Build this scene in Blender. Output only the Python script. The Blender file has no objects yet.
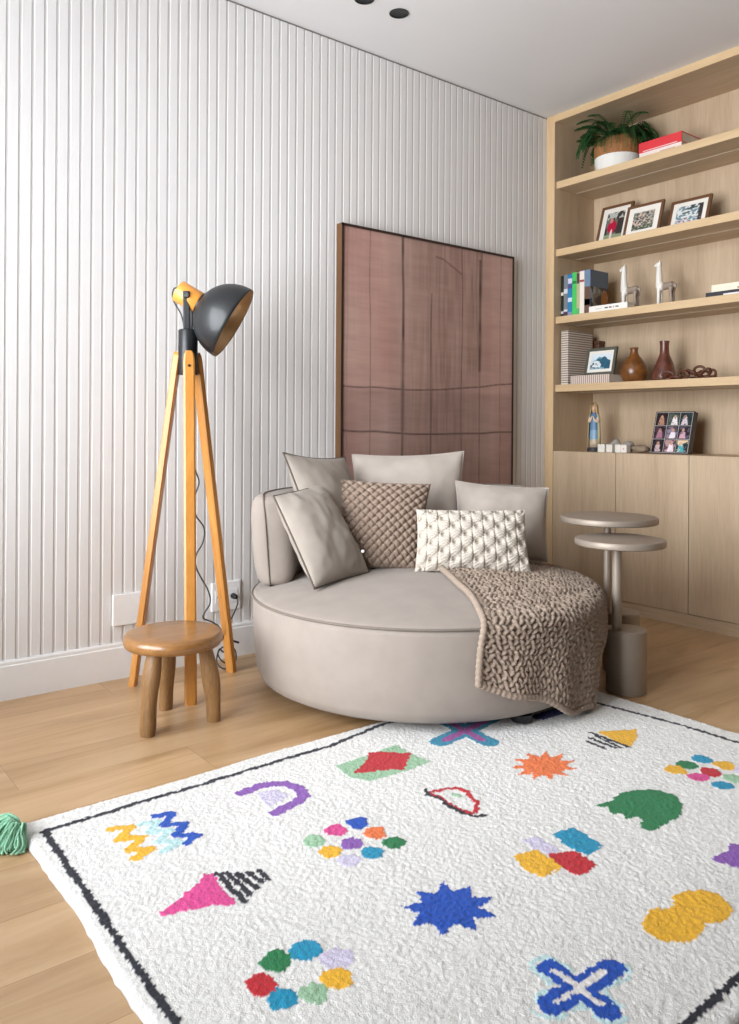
import bpy, bmesh, math, random
import numpy as np
from mathutils import Vector, Matrix, noise as mnoise

random.seed(7); np.random.seed(7)
SC = bpy.context.scene
COL = SC.collection
PI = math.pi

# ------------------------------------------------------------------ colours and materials
def lin(h):
    h = h.lstrip('#')
    o = []
    for i in (0, 2, 4):
        c = int(h[i:i+2], 16)/255
        o.append(c/12.92 if c <= .04045 else ((c+.055)/1.055)**2.4)
    return (o[0], o[1], o[2], 1.0)

def new_mat(name):
    m = bpy.data.materials.new(name); m.use_nodes = True
    nt = m.node_tree
    return m, nt, nt.nodes['Principled BSDF']

def plain(name, hexc, rough=.5, metal=0, var=.06, vscale=30, bump=0, bscale=200, sheen=0, coat=0):
    m, nt, b = new_mat(name)
    N, L = nt.nodes, nt.links
    c = lin(hexc)
    tc = N.new('ShaderNodeTexCoord')
    nz = N.new('ShaderNodeTexNoise'); nz.inputs['Scale'].default_value = vscale; nz.inputs['Detail'].default_value = 4
    L.new(tc.outputs['Object'], nz.inputs['Vector'])
    rp = N.new('ShaderNodeValToRGB')
    rp.color_ramp.elements[0].position = .3; rp.color_ramp.elements[1].position = .7
    rp.color_ramp.elements[0].color = (c[0]*(1-var), c[1]*(1-var), c[2]*(1-var), 1)
    rp.color_ramp.elements[1].color = (min(1, c[0]*(1+var)), min(1, c[1]*(1+var)), min(1, c[2]*(1+var)), 1)
    L.new(nz.outputs['Fac'], rp.inputs['Fac']); L.new(rp.outputs['Color'], b.inputs['Base Color'])
    b.inputs['Roughness'].default_value = rough; b.inputs['Metallic'].default_value = metal
    if sheen:
        b.inputs['Sheen Weight'].default_value = sheen; b.inputs['Sheen Roughness'].default_value = .5
    if coat: b.inputs['Coat Weight'].default_value = coat
    if bump:
        n2 = N.new('ShaderNodeTexNoise'); n2.inputs['Scale'].default_value = bscale; n2.inputs['Detail'].default_value = 3
        L.new(tc.outputs['Object'], n2.inputs['Vector'])
        bp = N.new('ShaderNodeBump'); bp.inputs['Strength'].default_value = bump; bp.inputs['Distance'].default_value = .002
        L.new(n2.outputs['Fac'], bp.inputs['Height']); L.new(bp.outputs['Normal'], b.inputs['Normal'])
    return m

def wood(name, light, dark, axis='Z', rough=.5, scale=9, stretch=.07, contrast=(.32, .68), coat=0, bump=.08):
    m, nt, b = new_mat(name)
    N, L = nt.nodes, nt.links
    tc = N.new('ShaderNodeTexCoord'); mp = N.new('ShaderNodeMapping')
    s = [1, 1, 1]; s['XYZ'.index(axis)] = stretch
    mp.inputs['Scale'].default_value = s
    L.new(tc.outputs['Object'], mp.inputs['Vector'])
    nz = N.new('ShaderNodeTexNoise'); nz.inputs['Scale'].default_value = scale; nz.inputs['Detail'].default_value = 7
    nz.inputs['Roughness'].default_value = .62; nz.inputs['Distortion'].default_value = .5
    L.new(mp.outputs['Vector'], nz.inputs['Vector'])
    nf = N.new('ShaderNodeTexNoise'); nf.inputs['Scale'].default_value = scale*14; nf.inputs['Detail'].default_value = 3
    L.new(mp.outputs['Vector'], nf.inputs['Vector'])
    ad = N.new('ShaderNodeMix'); ad.data_type = 'FLOAT'; ad.inputs['Factor'].default_value = .3
    L.new(nz.outputs['Fac'], ad.inputs['A']); L.new(nf.outputs['Fac'], ad.inputs['B'])
    rp = N.new('ShaderNodeValToRGB')
    rp.color_ramp.elements[0].position = contrast[0]; rp.color_ramp.elements[1].position = contrast[1]
    rp.color_ramp.elements[0].color = lin(dark); rp.color_ramp.elements[1].color = lin(light)
    L.new(ad.outputs['Result'], rp.inputs['Fac']); L.new(rp.outputs['Color'], b.inputs['Base Color'])
    b.inputs['Roughness'].default_value = rough
    if coat: b.inputs['Coat Weight'].default_value = coat; b.inputs['Coat Roughness'].default_value = .25
    bp = N.new('ShaderNodeBump'); bp.inputs['Strength'].default_value = bump; bp.inputs['Distance'].default_value = .001
    L.new(nf.outputs['Fac'], bp.inputs['Height']); L.new(bp.outputs['Normal'], b.inputs['Normal'])
    return m

def attr_mat(name, rough=.9, sheen=0, bump=0, bscale=400, metal=0):
    m, nt, b = new_mat(name)
    N, L = nt.nodes, nt.links
    a = N.new('ShaderNodeVertexColor'); a.layer_name = 'Col'
    L.new(a.outputs['Color'], b.inputs['Base Color'])
    b.inputs['Roughness'].default_value = rough
    b.inputs['Metallic'].default_value = metal
    if sheen: b.inputs['Sheen Weight'].default_value = sheen
    if bump:
        tc = N.new('ShaderNodeTexCoord')
        n2 = N.new('ShaderNodeTexNoise'); n2.inputs['Scale'].default_value = bscale
        L.new(tc.outputs['Object'], n2.inputs['Vector'])
        bp = N.new('ShaderNodeBump'); bp.inputs['Strength'].default_value = bump; bp.inputs['Distance'].default_value = .003
        L.new(n2.outputs['Fac'], bp.inputs['Height']); L.new(bp.outputs['Normal'], b.inputs['Normal'])
    return m

def floor_mat():
    m, nt, b = new_mat('light oak planks')
    N, L = nt.nodes, nt.links
    tc = N.new('ShaderNodeTexCoord')
    br = N.new('ShaderNodeTexBrick')
    br.offset = .37; br.inputs['Scale'].default_value = 1; br.inputs['Mortar Size'].default_value = .0006
    br.inputs['Mortar Smooth'].default_value = .3
    br.inputs['Brick Width'].default_value = 1.22; br.inputs['Row Height'].default_value = .182
    br.inputs['Color1'].default_value = (.0, .0, .0, 1); br.inputs['Color2'].default_value = (1, 1, 1, 1)
    br.inputs['Mortar'].default_value = (.5, .5, .5, 1)
    L.new(tc.outputs['Object'], br.inputs['Vector'])
    # every plank takes another slice of the grain
    sc = N.new('ShaderNodeVectorMath'); sc.operation = 'SCALE'; sc.inputs['Scale'].default_value = 13
    L.new(br.outputs['Color'], sc.inputs[0])
    av = N.new('ShaderNodeVectorMath'); av.operation = 'ADD'
    L.new(tc.outputs['Object'], av.inputs[0]); L.new(sc.outputs['Vector'], av.inputs[1])
    mp = N.new('ShaderNodeMapping'); mp.inputs['Scale'].default_value = (.13, 1, 1)
    L.new(av.outputs['Vector'], mp.inputs['Vector'])
    nz = N.new('ShaderNodeTexNoise'); nz.inputs['Scale'].default_value = 9; nz.inputs['Detail'].default_value = 8
    nz.inputs['Roughness'].default_value = .65; nz.inputs['Distortion'].default_value = 1.0
    L.new(mp.outputs['Vector'], nz.inputs['Vector'])
    rp = N.new('ShaderNodeValToRGB')
    e = rp.color_ramp.elements
    e[0].position = .30; e[0].color = lin('#a07d54'); e[1].position = .70; e[1].color = lin('#caa982')
    k = e.new(.5); k.color = lin('#ba976f')
    L.new(nz.outputs['Fac'], rp.inputs['Fac'])
    hs = N.new('ShaderNodeHueSaturation')
    mr = N.new('ShaderNodeMapRange'); mr.inputs['To Min'].default_value = .94; mr.inputs['To Max'].default_value = 1.05
    L.new(br.outputs['Color'], mr.inputs['Value']); L.new(mr.outputs['Result'], hs.inputs['Value'])
    L.new(rp.outputs['Color'], hs.inputs['Color'])
    mx = N.new('ShaderNodeMix'); mx.data_type = 'RGBA'
    L.new(br.outputs['Fac'], mx.inputs['Factor']); L.new(hs.outputs['Color'], mx.inputs['A'])
    mx.inputs['B'].default_value = lin('#83643f')
    L.new(mx.outputs['Result'], b.inputs['Base Color'])
    b.inputs['Roughness'].default_value = .33; b.inputs['Specular IOR Level'].default_value = .62
    bp = N.new('ShaderNodeBump'); bp.inputs['Strength'].default_value = .06; bp.inputs['Distance'].default_value = .001
    L.new(nz.outputs['Fac'], bp.inputs['Height']); L.new(bp.outputs['Normal'], b.inputs['Normal'])
    return m

def glass_mat():
    m, nt, b = new_mat('window glass')
    N, L = nt.nodes, nt.links
    tr = N.new('ShaderNodeBsdfTransparent'); gl = N.new('ShaderNodeBsdfGlossy'); gl.inputs['Roughness'].default_value = .02
    fr = N.new('ShaderNodeFresnel'); fr.inputs['IOR'].default_value = 1.45
    mx = N.new('ShaderNodeMixShader')
    L.new(fr.outputs['Fac'], mx.inputs['Fac']); L.new(tr.outputs['BSDF'], mx.inputs[1]); L.new(gl.outputs['BSDF'], mx.inputs[2])
    L.new(mx.outputs['Shader'], N['Material Output'].inputs['Surface'])
    return m

M = {
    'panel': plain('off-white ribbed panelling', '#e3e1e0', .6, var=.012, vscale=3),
    'groove': plain('light grey groove tone', '#d2cfcd', .7, var=.01),  # groove sides and bottom set greyer than the ribs
    'white': plain('white wall paint', '#ebeae8', .8, var=.01, vscale=4),
    'greige': plain('warm grey wall paint', '#66615c', .8, var=.01, vscale=4),
    'ceiling': plain('white ceiling paint', '#e4e3e3', .85, var=.01, vscale=2),
    'skirting': plain('white lacquer', '#eeeeee', .35, var=.01),
    'gap': plain('dark shadow gap', '#857f7c', .9),
    'floor': floor_mat(),
    'oak_v': wood('oak veneer upright grain', '#d0b99c', '#b0977a', 'Z'),
    'oak_h': wood('oak veneer level grain', '#d0b99b', '#b1987a', 'Y'),
    'oak_edge': wood('oak edge band', '#d9bd95', '#c4a57c', 'Y', scale=14),
    'oak_edge_v': wood('oak edge band upright', '#d8bb93', '#c3a279', 'Z', scale=14),
    'alu': plain('aluminium', '#c9c5bd', .35, metal=1, var=.02),
    'pine': wood('honey pine', '#d3944a', '#b4762f', 'Z', rough=.4, scale=16, coat=.3),
    'pine_neck': wood('honey pine neck', '#e39a40', '#c8802c', 'X', rough=.4, scale=16, coat=.3),
    'stoolseat': wood('golden brown wood', '#ad7d45', '#7a5029', 'X', rough=.33, scale=11, stretch=.16, coat=.5),
    'stoolleg': wood('rustic brown wood', '#a27b4e', '#684929', 'Z', rough=.5, scale=22, stretch=.12, bump=.25),
    'black': plain('black satin metal', '#131518', .38, var=.03),
    'shade_out': plain('charcoal lacquer', '#131518', .45, var=.03, coat=.15),
    'shade_in': plain('brushed gold', '#e0c49c', .42, metal=.85, var=.03),
    'cord': plain('black cable', '#2e3034', .5),
    'plastic': plain('white plastic', '#f1f1f1', .3, var=.01),
    'hole': plain('dark hole', '#141414', .6),
    'sofa': plain('greige suede', '#9b9087', .95, var=.05, vscale=14, bump=.15, bscale=700, sheen=.12),
    'sofa_seam': plain('greige piping', '#796f66', .9),
    'cush_a': plain('warm grey suede', '#aa9f95', .95, var=.06, vscale=16, bump=.15, bscale=600, sheen=.25),
    'cush_c': plain('grey-beige suede', '#9d9389', .95, var=.06, vscale=16, bump=.15, bscale=600, sheen=.12),
    'cush_b': plain('light beige suede', '#b5aaa0', .95, var=.05, vscale=16, bump=.15, bscale=600, sheen=.25),
    'cush_piping': plain('taupe piping', '#62574e', .9),
    'weave': plain('taupe woven yarn', '#937f70', .95, var=.10, vscale=90, bump=.3, bscale=900, sheen=.1),
    'cable': plain('cream knitted yarn', '#c3baae', .95, var=.05, vscale=120, bump=.3, bscale=900, sheen=.1),
    'throw': plain('taupe chunky yarn', '#9d8b7c', .95, var=.09, vscale=110, bump=.35, bscale=900, sheen=.1),
    'rug': attr_mat('tufted cotton', .95, sheen=.1, bump=.6, bscale=330),
    'rugback': plain('rug backing', '#d9d4cb', .95),
    'tassel': plain('mint cotton', '#8fc3a4', .95, var=.15, vscale=120),
    'steel': plain('champagne brushed metal', '#9f9285', .48, metal=.3, var=.05, vscale=14),
    'frame_wood': wood('walnut picture frame', '#6f4d2d', '#54371d', 'Z', scale=20),
    'frame_edge': plain('dark walnut edge', '#2e1c17', .5),
    'canvas': attr_mat('painted canvas', .85, bump=.3, bscale=900),
    'print': attr_mat('printed photograph', .35),
    'brownframe': plain('brown wood moulding', '#6d4a30', .4),
    'greyframe': plain('dark grey-green moulding', '#55554b', .5),
    'mat_board': plain('white mat board', '#ece7de', .8, var=.01),
    'blackframe': plain('black acrylic', '#1d1a1c', .25),
    'thinline': plain('pale grey dividers', '#b9b4b2', .5),
    'pages': plain('paper pages', '#e6dfd2', .9),
    'vase_tan': plain('x', '#9a5c25') if 0 else wood('banded amber earthenware', '#935b29', '#4e2d14', 'X', rough=.3, scale=26, stretch=.04, coat=.4),
    'vase_red': plain('x', '#9a5c25') if 0 else wood('banded oxblood earthenware', '#7a4130', '#3f1e17', 'X', rough=.3, scale=26, stretch=.04, coat=.5),
    'chainwood': plain('dark carved wood', '#5b3524', .45, var=.2, vscale=60),
    'potwhite': plain('white painted wicker', '#e9e5df', .8, var=.03),
    'potbrown': plain('natural brown wicker', '#9c6b3f', .8, var=.2, vscale=70),
    'soil': plain('dark soil', '#2c2118', .95),
    'leaf': plain('deep green leaf', '#2f5a2d', .5, var=.35, vscale=25),
    'ceramic': plain('white ceramic', '#e9e4db', .4, var=.02),
    'stone': plain('grey pebble', '#9c948b', .8, var=.15, vscale=60),
    'stone_b': plain('taupe pebble', '#8d7b68', .8, var=.2, vscale=50),
    'glass': glass_mat(),
    'diffuser': plain('off light diffuser', '#cbbda6', .5),
    'lens': plain('smoked lens', '#777777', .3, metal=.8),
    'statue_base': plain('dark statue base', '#3a3838', .5),
}

# ------------------------------------------------------------------ object helpers
def wpos(o):
    v = Vector(o.location)
    while o.parent: o = o.parent; v = v + Vector(o.location)
    return v

def put(name, me, mat, parent=None, origin=None, smooth=False):
    """link one mesh (vertices given in world space) as one object"""
    og = Vector(origin) if origin is not None else (wpos(parent) if parent else Vector((0, 0, 0)))
    me.name = name
    me.transform(Matrix.Translation(-og))
    for p in me.polygons: p.use_smooth = smooth
    o = bpy.data.objects.new(name, me); COL.objects.link(o)
    if isinstance(mat, str): mat = M[mat]
    if mat and not me.materials: me.materials.append(mat)
    if parent:
        o.parent = parent; o.location = og - wpos(parent)
    else: o.location = og
    return o

def empty(name, loc, label=None, cat=None, group=None):
    o = bpy.data.objects.new(name, None); COL.objects.link(o); o.location = loc
    o.empty_display_size = .05
    if label: tag(o, label, cat, group)
    return o

def tag(o, label=None, cat=None, group=None, kind=None):
    if label: o['label'] = label
    if cat: o['category'] = cat
    if group: o['group'] = group
    if kind: o['kind'] = kind
    return o

def struct(o): o['kind'] = 'structure'; return o

def bm_mesh(bm):
    me = bpy.data.meshes.new('m'); bm.normal_update(); bm.to_mesh(me); bm.free(); return me

def add_box(bm, a, b, bev=0, seg=2):
    lo = [min(a[i], b[i]) for i in range(3)]; hi = [max(a[i], b[i]) for i in range(3)]
    vs = [bm.verts.new((x, y, z)) for z in (lo[2], hi[2]) for y in (lo[1], hi[1]) for x in (lo[0], hi[0])]
    fs = [(0, 2, 3, 1), (4, 5, 7, 6), (0, 1, 5, 4), (2, 6, 7, 3), (0, 4, 6, 2), (1, 3, 7, 5)]
    fc = [bm.faces.new([vs[i] for i in f]) for f in fs]
    if bev:
        es = list({e for f in fc for e in f.edges})
        bmesh.ops.bevel(bm, geom=es, offset=bev, segments=seg, affect='EDGES', profile=.6)

def box(name, a, b, mat, parent=None, bev=0, origin=None, seg=2):
    bm = bmesh.new(); add_box(bm, a, b, bev, seg); return put(name, bm_mesh(bm), mat, parent, origin)

def boxes(name, lst, mat, parent=None, bev=0, origin=None):
    bm = bmesh.new()
    for a, b in lst: add_box(bm, a, b, bev)
    return put(name, bm_mesh(bm), mat, parent, origin)

def grid_faces(n, m, off=0, closed_n=False, closed_m=False, flip=False):
    F = []
    for i in range(n if closed_n else n-1):
        for j in range(m if closed_m else m-1):
            i2, j2 = (i+1) % n, (j+1) % m
            q = (off+i*m+j, off+i2*m+j, off+i2*m+j2, off+i*m+j2)
            F.append(q[::-1] if flip else q)
    return F

def mesh_from(V, F):
    me = bpy.data.meshes.new('m'); me.from_pydata([tuple(v) for v in V], [], F); me.update(); return me

def fix_normals(me):
    bm = bmesh.new(); bm.from_mesh(me); bmesh.ops.recalc_face_normals(bm, faces=bm.faces); bm.to_mesh(me); bm.free(); return me

def lathe_mesh(profile, c, seg=40, wob=None):
    """profile: list of (r, z) bottom to top, about the vertical through c=(x,y,z0)"""
    V, F = [], []
    n = len(profile)
    for (r, z) in profile:
        for k in range(seg):
            a = 2*PI*k/seg
            rr = r*(1+(wob(a, z) if wob else 0))
            V.append((c[0]+rr*math.cos(a), c[1]+rr*math.sin(a), c[2]+z))
    F = grid_faces(n, seg, closed_m=True)
    F.append(tuple(range(seg))); F.append(tuple((n-1)*seg+k for k in range(seg)))
    return fix_normals(mesh_from(V, F))

def lathe(name, profile, c, mat, parent=None, seg=40, origin=None, smooth=True, wob=None):
    o = put(name, lathe_mesh(profile, c, seg, wob), mat, parent, origin, smooth)
    if smooth: sharp(o)
    return o

def sharp(o, ang=40):
    me = o.data
    bm = bmesh.new(); bm.from_mesh(me)
    for e in bm.edges:
        e.smooth = not (len(e.link_faces) == 2 and e.calc_face_angle(0) > math.radians(ang))
    bm.to_mesh(me); bm.free()

def smooth_path(pts, sub=8, closed=False):
    """Catmull-Rom through the points"""
    P = [Vector(p) for p in pts]; n = len(P); out = []
    rng = range(n) if closed else range(n-1)
    for i in rng:
        p0 = P[(i-1) % n] if closed or i > 0 else P[0]*2-P[1]
        p1 = P[i]; p2 = P[(i+1) % n]
        p3 = P[(i+2) % n] if closed or i+2 < n else P[-1]*2-P[-2]
        for k in range(sub):
            t = k/sub
            out.append(.5*((2*p1)+(p2-p0)*t+(2*p0-5*p1+4*p2-p3)*t*t+(3*p1-p0-3*p2+p3)*t**3))
    if not closed: out.append(P[-1])
    return out

def tube_geo(pts, rad, seg=10, closed=False):
    P = [Vector(p) for p in pts]; n = len(P)
    V, F = [], []
    up = None
    for i in range(n):
        a = P[(i-1) % n] if closed or i > 0 else P[i]
        b = P[(i+1) % n] if closed or i < n-1 else P[i]
        t = (b-a)
        if t.length < 1e-9: t = Vector((0, 0, 1))
        t.normalize()
        if up is None:
            up = Vector((0, 0, 1)) if abs(t.z) < .9 else Vector((1, 0, 0))
        u = (up-t*up.dot(t))
        if u.length < 1e-6: u = t.orthogonal()
        u.normalize(); w = t.cross(u); up = u
        r = rad[i] if hasattr(rad, '__len__') else rad
        for k in range(seg):
            g = 2*PI*k/seg
            V.append(P[i]+u*(r*math.cos(g))+w*(r*math.sin(g)))
    F = grid_faces(n, seg, closed_n=closed, closed_m=True)
    if not closed:
        F.append(tuple(range(seg))); F.append(tuple((n-1)*seg+k for k in range(seg)))
    return V, F

def tube(name, pts, rad, mat, parent=None, seg=10, closed=False, origin=None):
    V, F = tube_geo(pts, rad, seg, closed)
    return put(name, fix_normals(mesh_from(V, F)), mat, parent, origin, True)

def tubes(name, lst, mat, parent=None, seg=8, origin=None):
    V, F = [], []
    for pts, rad in lst:
        v, f = tube_geo(pts, rad, seg); o = len(V)
        V += v; F += [tuple(o+i for i in q) for q in f]
    return put(name, fix_normals(mesh_from(V, F)), mat, parent, origin, True)

def beam(name, p0, p1, w, d, mat, parent=None, side=None, bev=.004, origin=None):
    """straight bar of section w x d from p0 to p1; side = direction of the w axis"""
    p0, p1 = Vector(p0), Vector(p1)
    t = (p1-p0); L = t.length; t.normalize()
    s = Vector(side if side is not None else (1, 0, 0)); s = (s-t*s.dot(t)).normalized(); q = t.cross(s)
    bm = bmesh.new(); add_box(bm, (-w/2, -d/2, 0), (w/2, d/2, L), bev)
    R = Matrix((s, q, t)).transposed().to_4x4()
    bm.transform(Matrix.Translation(p0) @ R)
    return put(name, bm_mesh(bm), mat, parent, origin)

def set_col(me, cols):
    a = me.color_attributes.new('Col', 'FLOAT_COLOR', 'POINT')
    c = np.ones((len(me.vertices), 4), dtype=np.float32); c[:, :3] = cols
    a.data.foreach_set('color', c.ravel())

def col_grid(name, p00, du, dv, n, m, fn, mat, parent, lift=0):
    """flat printed sheet: fn(u, v) -> linear rgb arrays; u along du, v along dv"""
    p00, du, dv = Vector(p00), Vector(du), Vector(dv)
    nrm = du.cross(dv).normalized()*lift
    V, U, W = [], [], []
    for i in range(n):
        for j in range(m):
            u, v = i/(n-1), j/(m-1)
            V.append(p00+du*u+dv*v+nrm); U.append(u); W.append(v)
    me = mesh_from(V, grid_faces(n, m))
    set_col(me, fn(np.array(U), np.array(W)))
    return put(name, me, mat, parent)

def vnoise(x, y, f, seed=0):
    """smooth value noise on numpy arrays"""
    x = np.asarray(x)*f+seed*17.3; y = np.asarray(y)*f+seed*9.1
    xi, yi = np.floor(x), np.floor(y); fx, fy = x-xi, y-yi
    fx = fx*fx*(3-2*fx); fy = fy*fy*(3-2*fy)
    def h(a, b):
        s = np.sin(a*127.1+b*311.7+seed*74.7)*43758.5453
        return s-np.floor(s)
    return (h(xi, yi)*(1-fx)+h(xi+1, yi)*fx)*(1-fy)+(h(xi, yi+1)*(1-fx)+h(xi+1, yi+1)*fx)*fy

# ------------------------------------------------------------------ camera
YAW, ROLL = .9053, .0063
CAM = Vector((-3.445, -2.843, .911))
FWD = Vector((math.cos(YAW), math.sin(YAW), 0)); RGT = Vector((math.sin(YAW), -math.cos(YAW), 0)); UP = Vector((0, 0, 1))
r3 = RGT*math.cos(ROLL)+UP*math.sin(ROLL); u3 = UP*math.cos(ROLL)-RGT*math.sin(ROLL)
cd = bpy.data.cameras.new('camera'); cam = bpy.data.objects.new('camera', cd); COL.objects.link(cam)
cam.matrix_world = Matrix.Translation(CAM) @ Matrix((r3, u3, -FWD)).transposed().to_4x4()
cd.sensor_fit = 'HORIZONTAL'; cd.sensor_width = 36; cd.lens = 802.6/739*36
cd.shift_y = -(512-427.67)/739; cd.clip_start = .05
SC.camera = cam

# ------------------------------------------------------------------ the room
ZC = 2.60; XW = -3.92; YR = -6.4; XE = .37
struct(box('floor', (XW-.12, YR-.1, -.06), (XE+.1, .12, 0), 'floor'))
# ceiling with two round openings for the downlights
SPOTS = [(-1.518, -.338), (-1.341, -.340)]
def ceiling():
    bm = bmesh.new()
    rects = []
    ring = .037
    # plate around the holes: outer plate strips plus a square patch with a round hole each
    y0, y1 = -.43, -.27
    xs = [XW-.12, SPOTS[0][0]-.08, SPOTS[0][0]+.08, SPOTS[1][0]-.08, SPOTS[1][0]+.08, XE+.1]
    def quad(ax, ay, bx, by):
        vs = [bm.verts.new(p) for p in ((ax, ay, ZC), (ax, by, ZC), (bx, by, ZC), (bx, ay, ZC))]; bm.faces.new(vs)
    quad(xs[0], YR-.1, xs[5], y0); quad(xs[0], y1, xs[5], .12)
    quad(xs[0], y0, xs[1], y1); quad(xs[2], y0, xs[3], y1); quad(xs[4], y0, xs[5], y1)
    for (cx, cy), (ax, bx) in zip(SPOTS, ((xs[1], xs[2]), (xs[3], xs[4]))):
        n = 48
        inn, out = [], []
        for k in range(n):
            a = 2*PI*(k+.5)/n; c, s = math.cos(a), math.sin(a)
            inn.append(bm.verts.new((cx+ring*c, cy+ring*s, ZC)))
            # outer point on the rectangle
            tx = ((bx-cx) if c > 0 else (ax-cx))/c if abs(c) > 1e-6 else 1e9
            ty = ((y1-cy) if s > 0 else (y0-cy))/s if abs(s) > 1e-6 else 1e9
            t = min(tx, ty); out.append(bm.verts.new((cx+t*c, cy+t*s, ZC)))
        for k in range(n):
            k2 = (k+1) % n
            bm.faces.new((inn[k], inn[k2], out[k2], out[k]))
        # corners of the patch
        for sx in (ax, bx):
            for sy in (y0, y1):
                best = sorted(out, key=lambda v: (v.co.x-sx)**2+(v.co.y-sy)**2)[:2]
                cv = bm.verts.new((sx, sy, ZC)); bm.faces.new((cv, best[0], best[1]))
    bmesh.ops.recalc_face_normals(bm, faces=bm.faces)
    # slab above
    add_box(bm, (XW-.12, YR-.1, ZC+.1), (XE+.1, .12, ZC+.14))
    return put('ceiling', bm_mesh(bm), 'ceiling')
struct(ceiling())
for i, (cx, cy) in enumerate(SPOTS):
    t = empty('recessed_downlight', (cx, cy, ZC),
              ['black recessed round ceiling downlight cut by the top edge of the photo', 'black recessed round ceiling downlight with its whole ring in view'][i], 'ceiling light', 'recessed ceiling downlights')
    lathe('trim_ring', [(.036, .0), (.040, -.0015), (.040, -.003), (.036, -.0035), (.033, -.002), (.031, .03), (.026, .06), (.0261, .062), (.0365, .03)], (cx, cy, ZC), 'black', t, 40)
    lathe('lamp_lens', [(.001, .052), (.020, .05), (.025, .053), (.025, .06), (.001, .06)], (cx, cy, ZC), 'lens', t, 32)

# ribbed wall: real grooves every 4 cm
def ribbed():
    g0, sp, gw, gd = -.112, .0406, .0092, .0017
    xs = []
    k = int((XE-g0)/sp)
    prof = [(XE+.1, 0)]
    x = g0+k*sp
    while x > XW:
        prof += [(x+gw/2+.001, 0), (x+gw/2-.001, gd), (x-gw/2+.001, gd), (x-gw/2-.001, 0)]
        x -= sp
    prof.append((XW-.1, 0))
    V, F = [], []
    z0, z1 = .0, ZC-.009
    for (px, py) in prof: V += [(px, py, z0), (px, py, z1)]
    n = len(prof)
    for i in range(n-1): F.append((2*i, 2*i+1, 2*i+3, 2*i+2))
    # solid backing
    o = len(V)
    V += [(XE+.1, 0, z0), (XE+.1, .1, z0), (XE+.1, .1, z1), (XE+.1, 0, z1), (XW-.1, 0, z0), (XW-.1, .1, z0), (XW-.1, .1, z1), (XW-.1, 0, z1)]
    F += [(o+1, o+5, o+6, o+2), (o, o+1, o+2, o+3), (o+4, o+7, o+6, o+5)]
    for j in (0, 1):
        F.append(tuple(2*i+j for i in range(n))+((o+5, o+1) if j == 0 else (o+6, o+2)))
    me = fix_normals(mesh_from(V, F))
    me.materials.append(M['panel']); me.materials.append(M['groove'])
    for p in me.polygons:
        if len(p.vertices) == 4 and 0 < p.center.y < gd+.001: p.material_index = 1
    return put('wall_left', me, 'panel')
struct(ribbed())
struct(box('shadow_gap_1', (XW-.1, .004, ZC-.009), (XE+.1, .1, ZC+.001), 'gap'))  # dark strip along the ceiling gap, its shade put into the colour
def baseb():
    prof = [(0, 0), (-.015, 0), (-.015, .112), (-.012, .115), (-.012, .124), (-.009, .129), (0, .129)]
    V, F = [], []
    xs = (XW, -.001)
    for x in xs:
        for (y, z) in prof: V.append((x, y, z))
    n = len(prof)
    F = [(i, (i+1) % n, n+(i+1) % n, n+i) for i in range(n)]+[tuple(range(n)), tuple(range(n, 2*n))]
    return put('baseboard_left', fix_normals(mesh_from(V, F)), 'skirting')
struct(baseb())
struct(box('wall_right', (XE, YR-.1, 0), (XE+.1, 0, ZC), 'greige'))
struct(box('wall_back', (XW-.1, YR-.1, 0), (XE+.1, YR, ZC), 'greige'))
# window wall: a wide balcony window, behind and to the left of the camera
WY0, WY1, WZ0, WZ1 = -2.05, -.15, .34, 2.50
struct(boxes('wall_front', [((XW-.1, YR, 0), (XW, WY0, ZC)), ((XW-.1, WY1, 0), (XW, 0, ZC)), ((XW-.1, WY0, WZ1), (XW, WY1, ZC)), ((XW-.1, WY0, 0), (XW, WY1, WZ0))], 'greige'))
w = struct(empty('window_1', (XW-.05, (WY0+WY1)/2, WZ0)))
fl = []
for y in (WY0, (WY0+WY1)/2, WY1): fl.append(((XW-.075, y-.025, WZ0), (XW-.025, y+.025, WZ1)))
for z in (WZ0+.025, WZ1-.025): fl.append(((XW-.072, WY0, z-.025), (XW-.028, WY1, z+.025)))
struct(boxes('window_frame', fl, 'skirting', w))
for k in range(2):
    a = WY0+(WY1-WY0)*k/2+.025; b = WY0+(WY1-WY0)*(k+1)/2-.025
    struct(box('window_pane', (XW-.053, a, WZ0+.05), (XW-.047, b, WZ1-.05), 'glass', w))

# ------------------------------------------------------------------ built-in bookcase
Y0, YE, ST = 0.0, -2.47, .055
XB = .35
bc = empty('bookcase', (XB/2, YE/2, 0), 'tall built-in light oak bookcase with open shelves above plain cupboard doors', 'bookcase')
for a, b in ((-.001, -ST), (YE+ST, YE)):
    s = box('side_panel', (0, a, 0), (XB, b, ZC-.001), 'oak_v', bc, .001)
    box('edge_band', (-.0013, a, 0), (.0006, b, ZC-.001), 'oak_edge_v', s)
s = box('top_panel', (0, -ST, 2.562), (XB, YE+ST, ZC-.001), 'oak_h', bc, .001)
box('edge_band', (-.0013, -ST, 2.562), (.0006, YE+ST, ZC-.001), 'oak_edge', s)
box('back_panel', (XB-.002, -.001, 0), (XE-.001, YE, ZC-.001), 'oak_v', bc)
box('plinth', (.004, -ST, 0), (.022, YE+ST, .058), 'oak_h', bc, .001)
box('counter_panel', (.021, -ST, .770), (XB-.002, YE+ST, .792), 'oak_h', bc, .001)
SH = [2.243, 1.878, 1.515, 1.148]; TH = .037
for z in SH:
    s = box('shelf', (.018, -ST, z-TH), (XB-.002, YE+ST, z), 'oak_h', bc, .001)
    box('edge_band', (.0168, -ST, z-TH), (.0185, YE+ST, z), 'oak_edge', s)
    box('light_channel', (.168, -ST-.01, z-TH-.0015), (.180, YE+ST+.01, z-TH+.001), 'diffuser', s)
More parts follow.
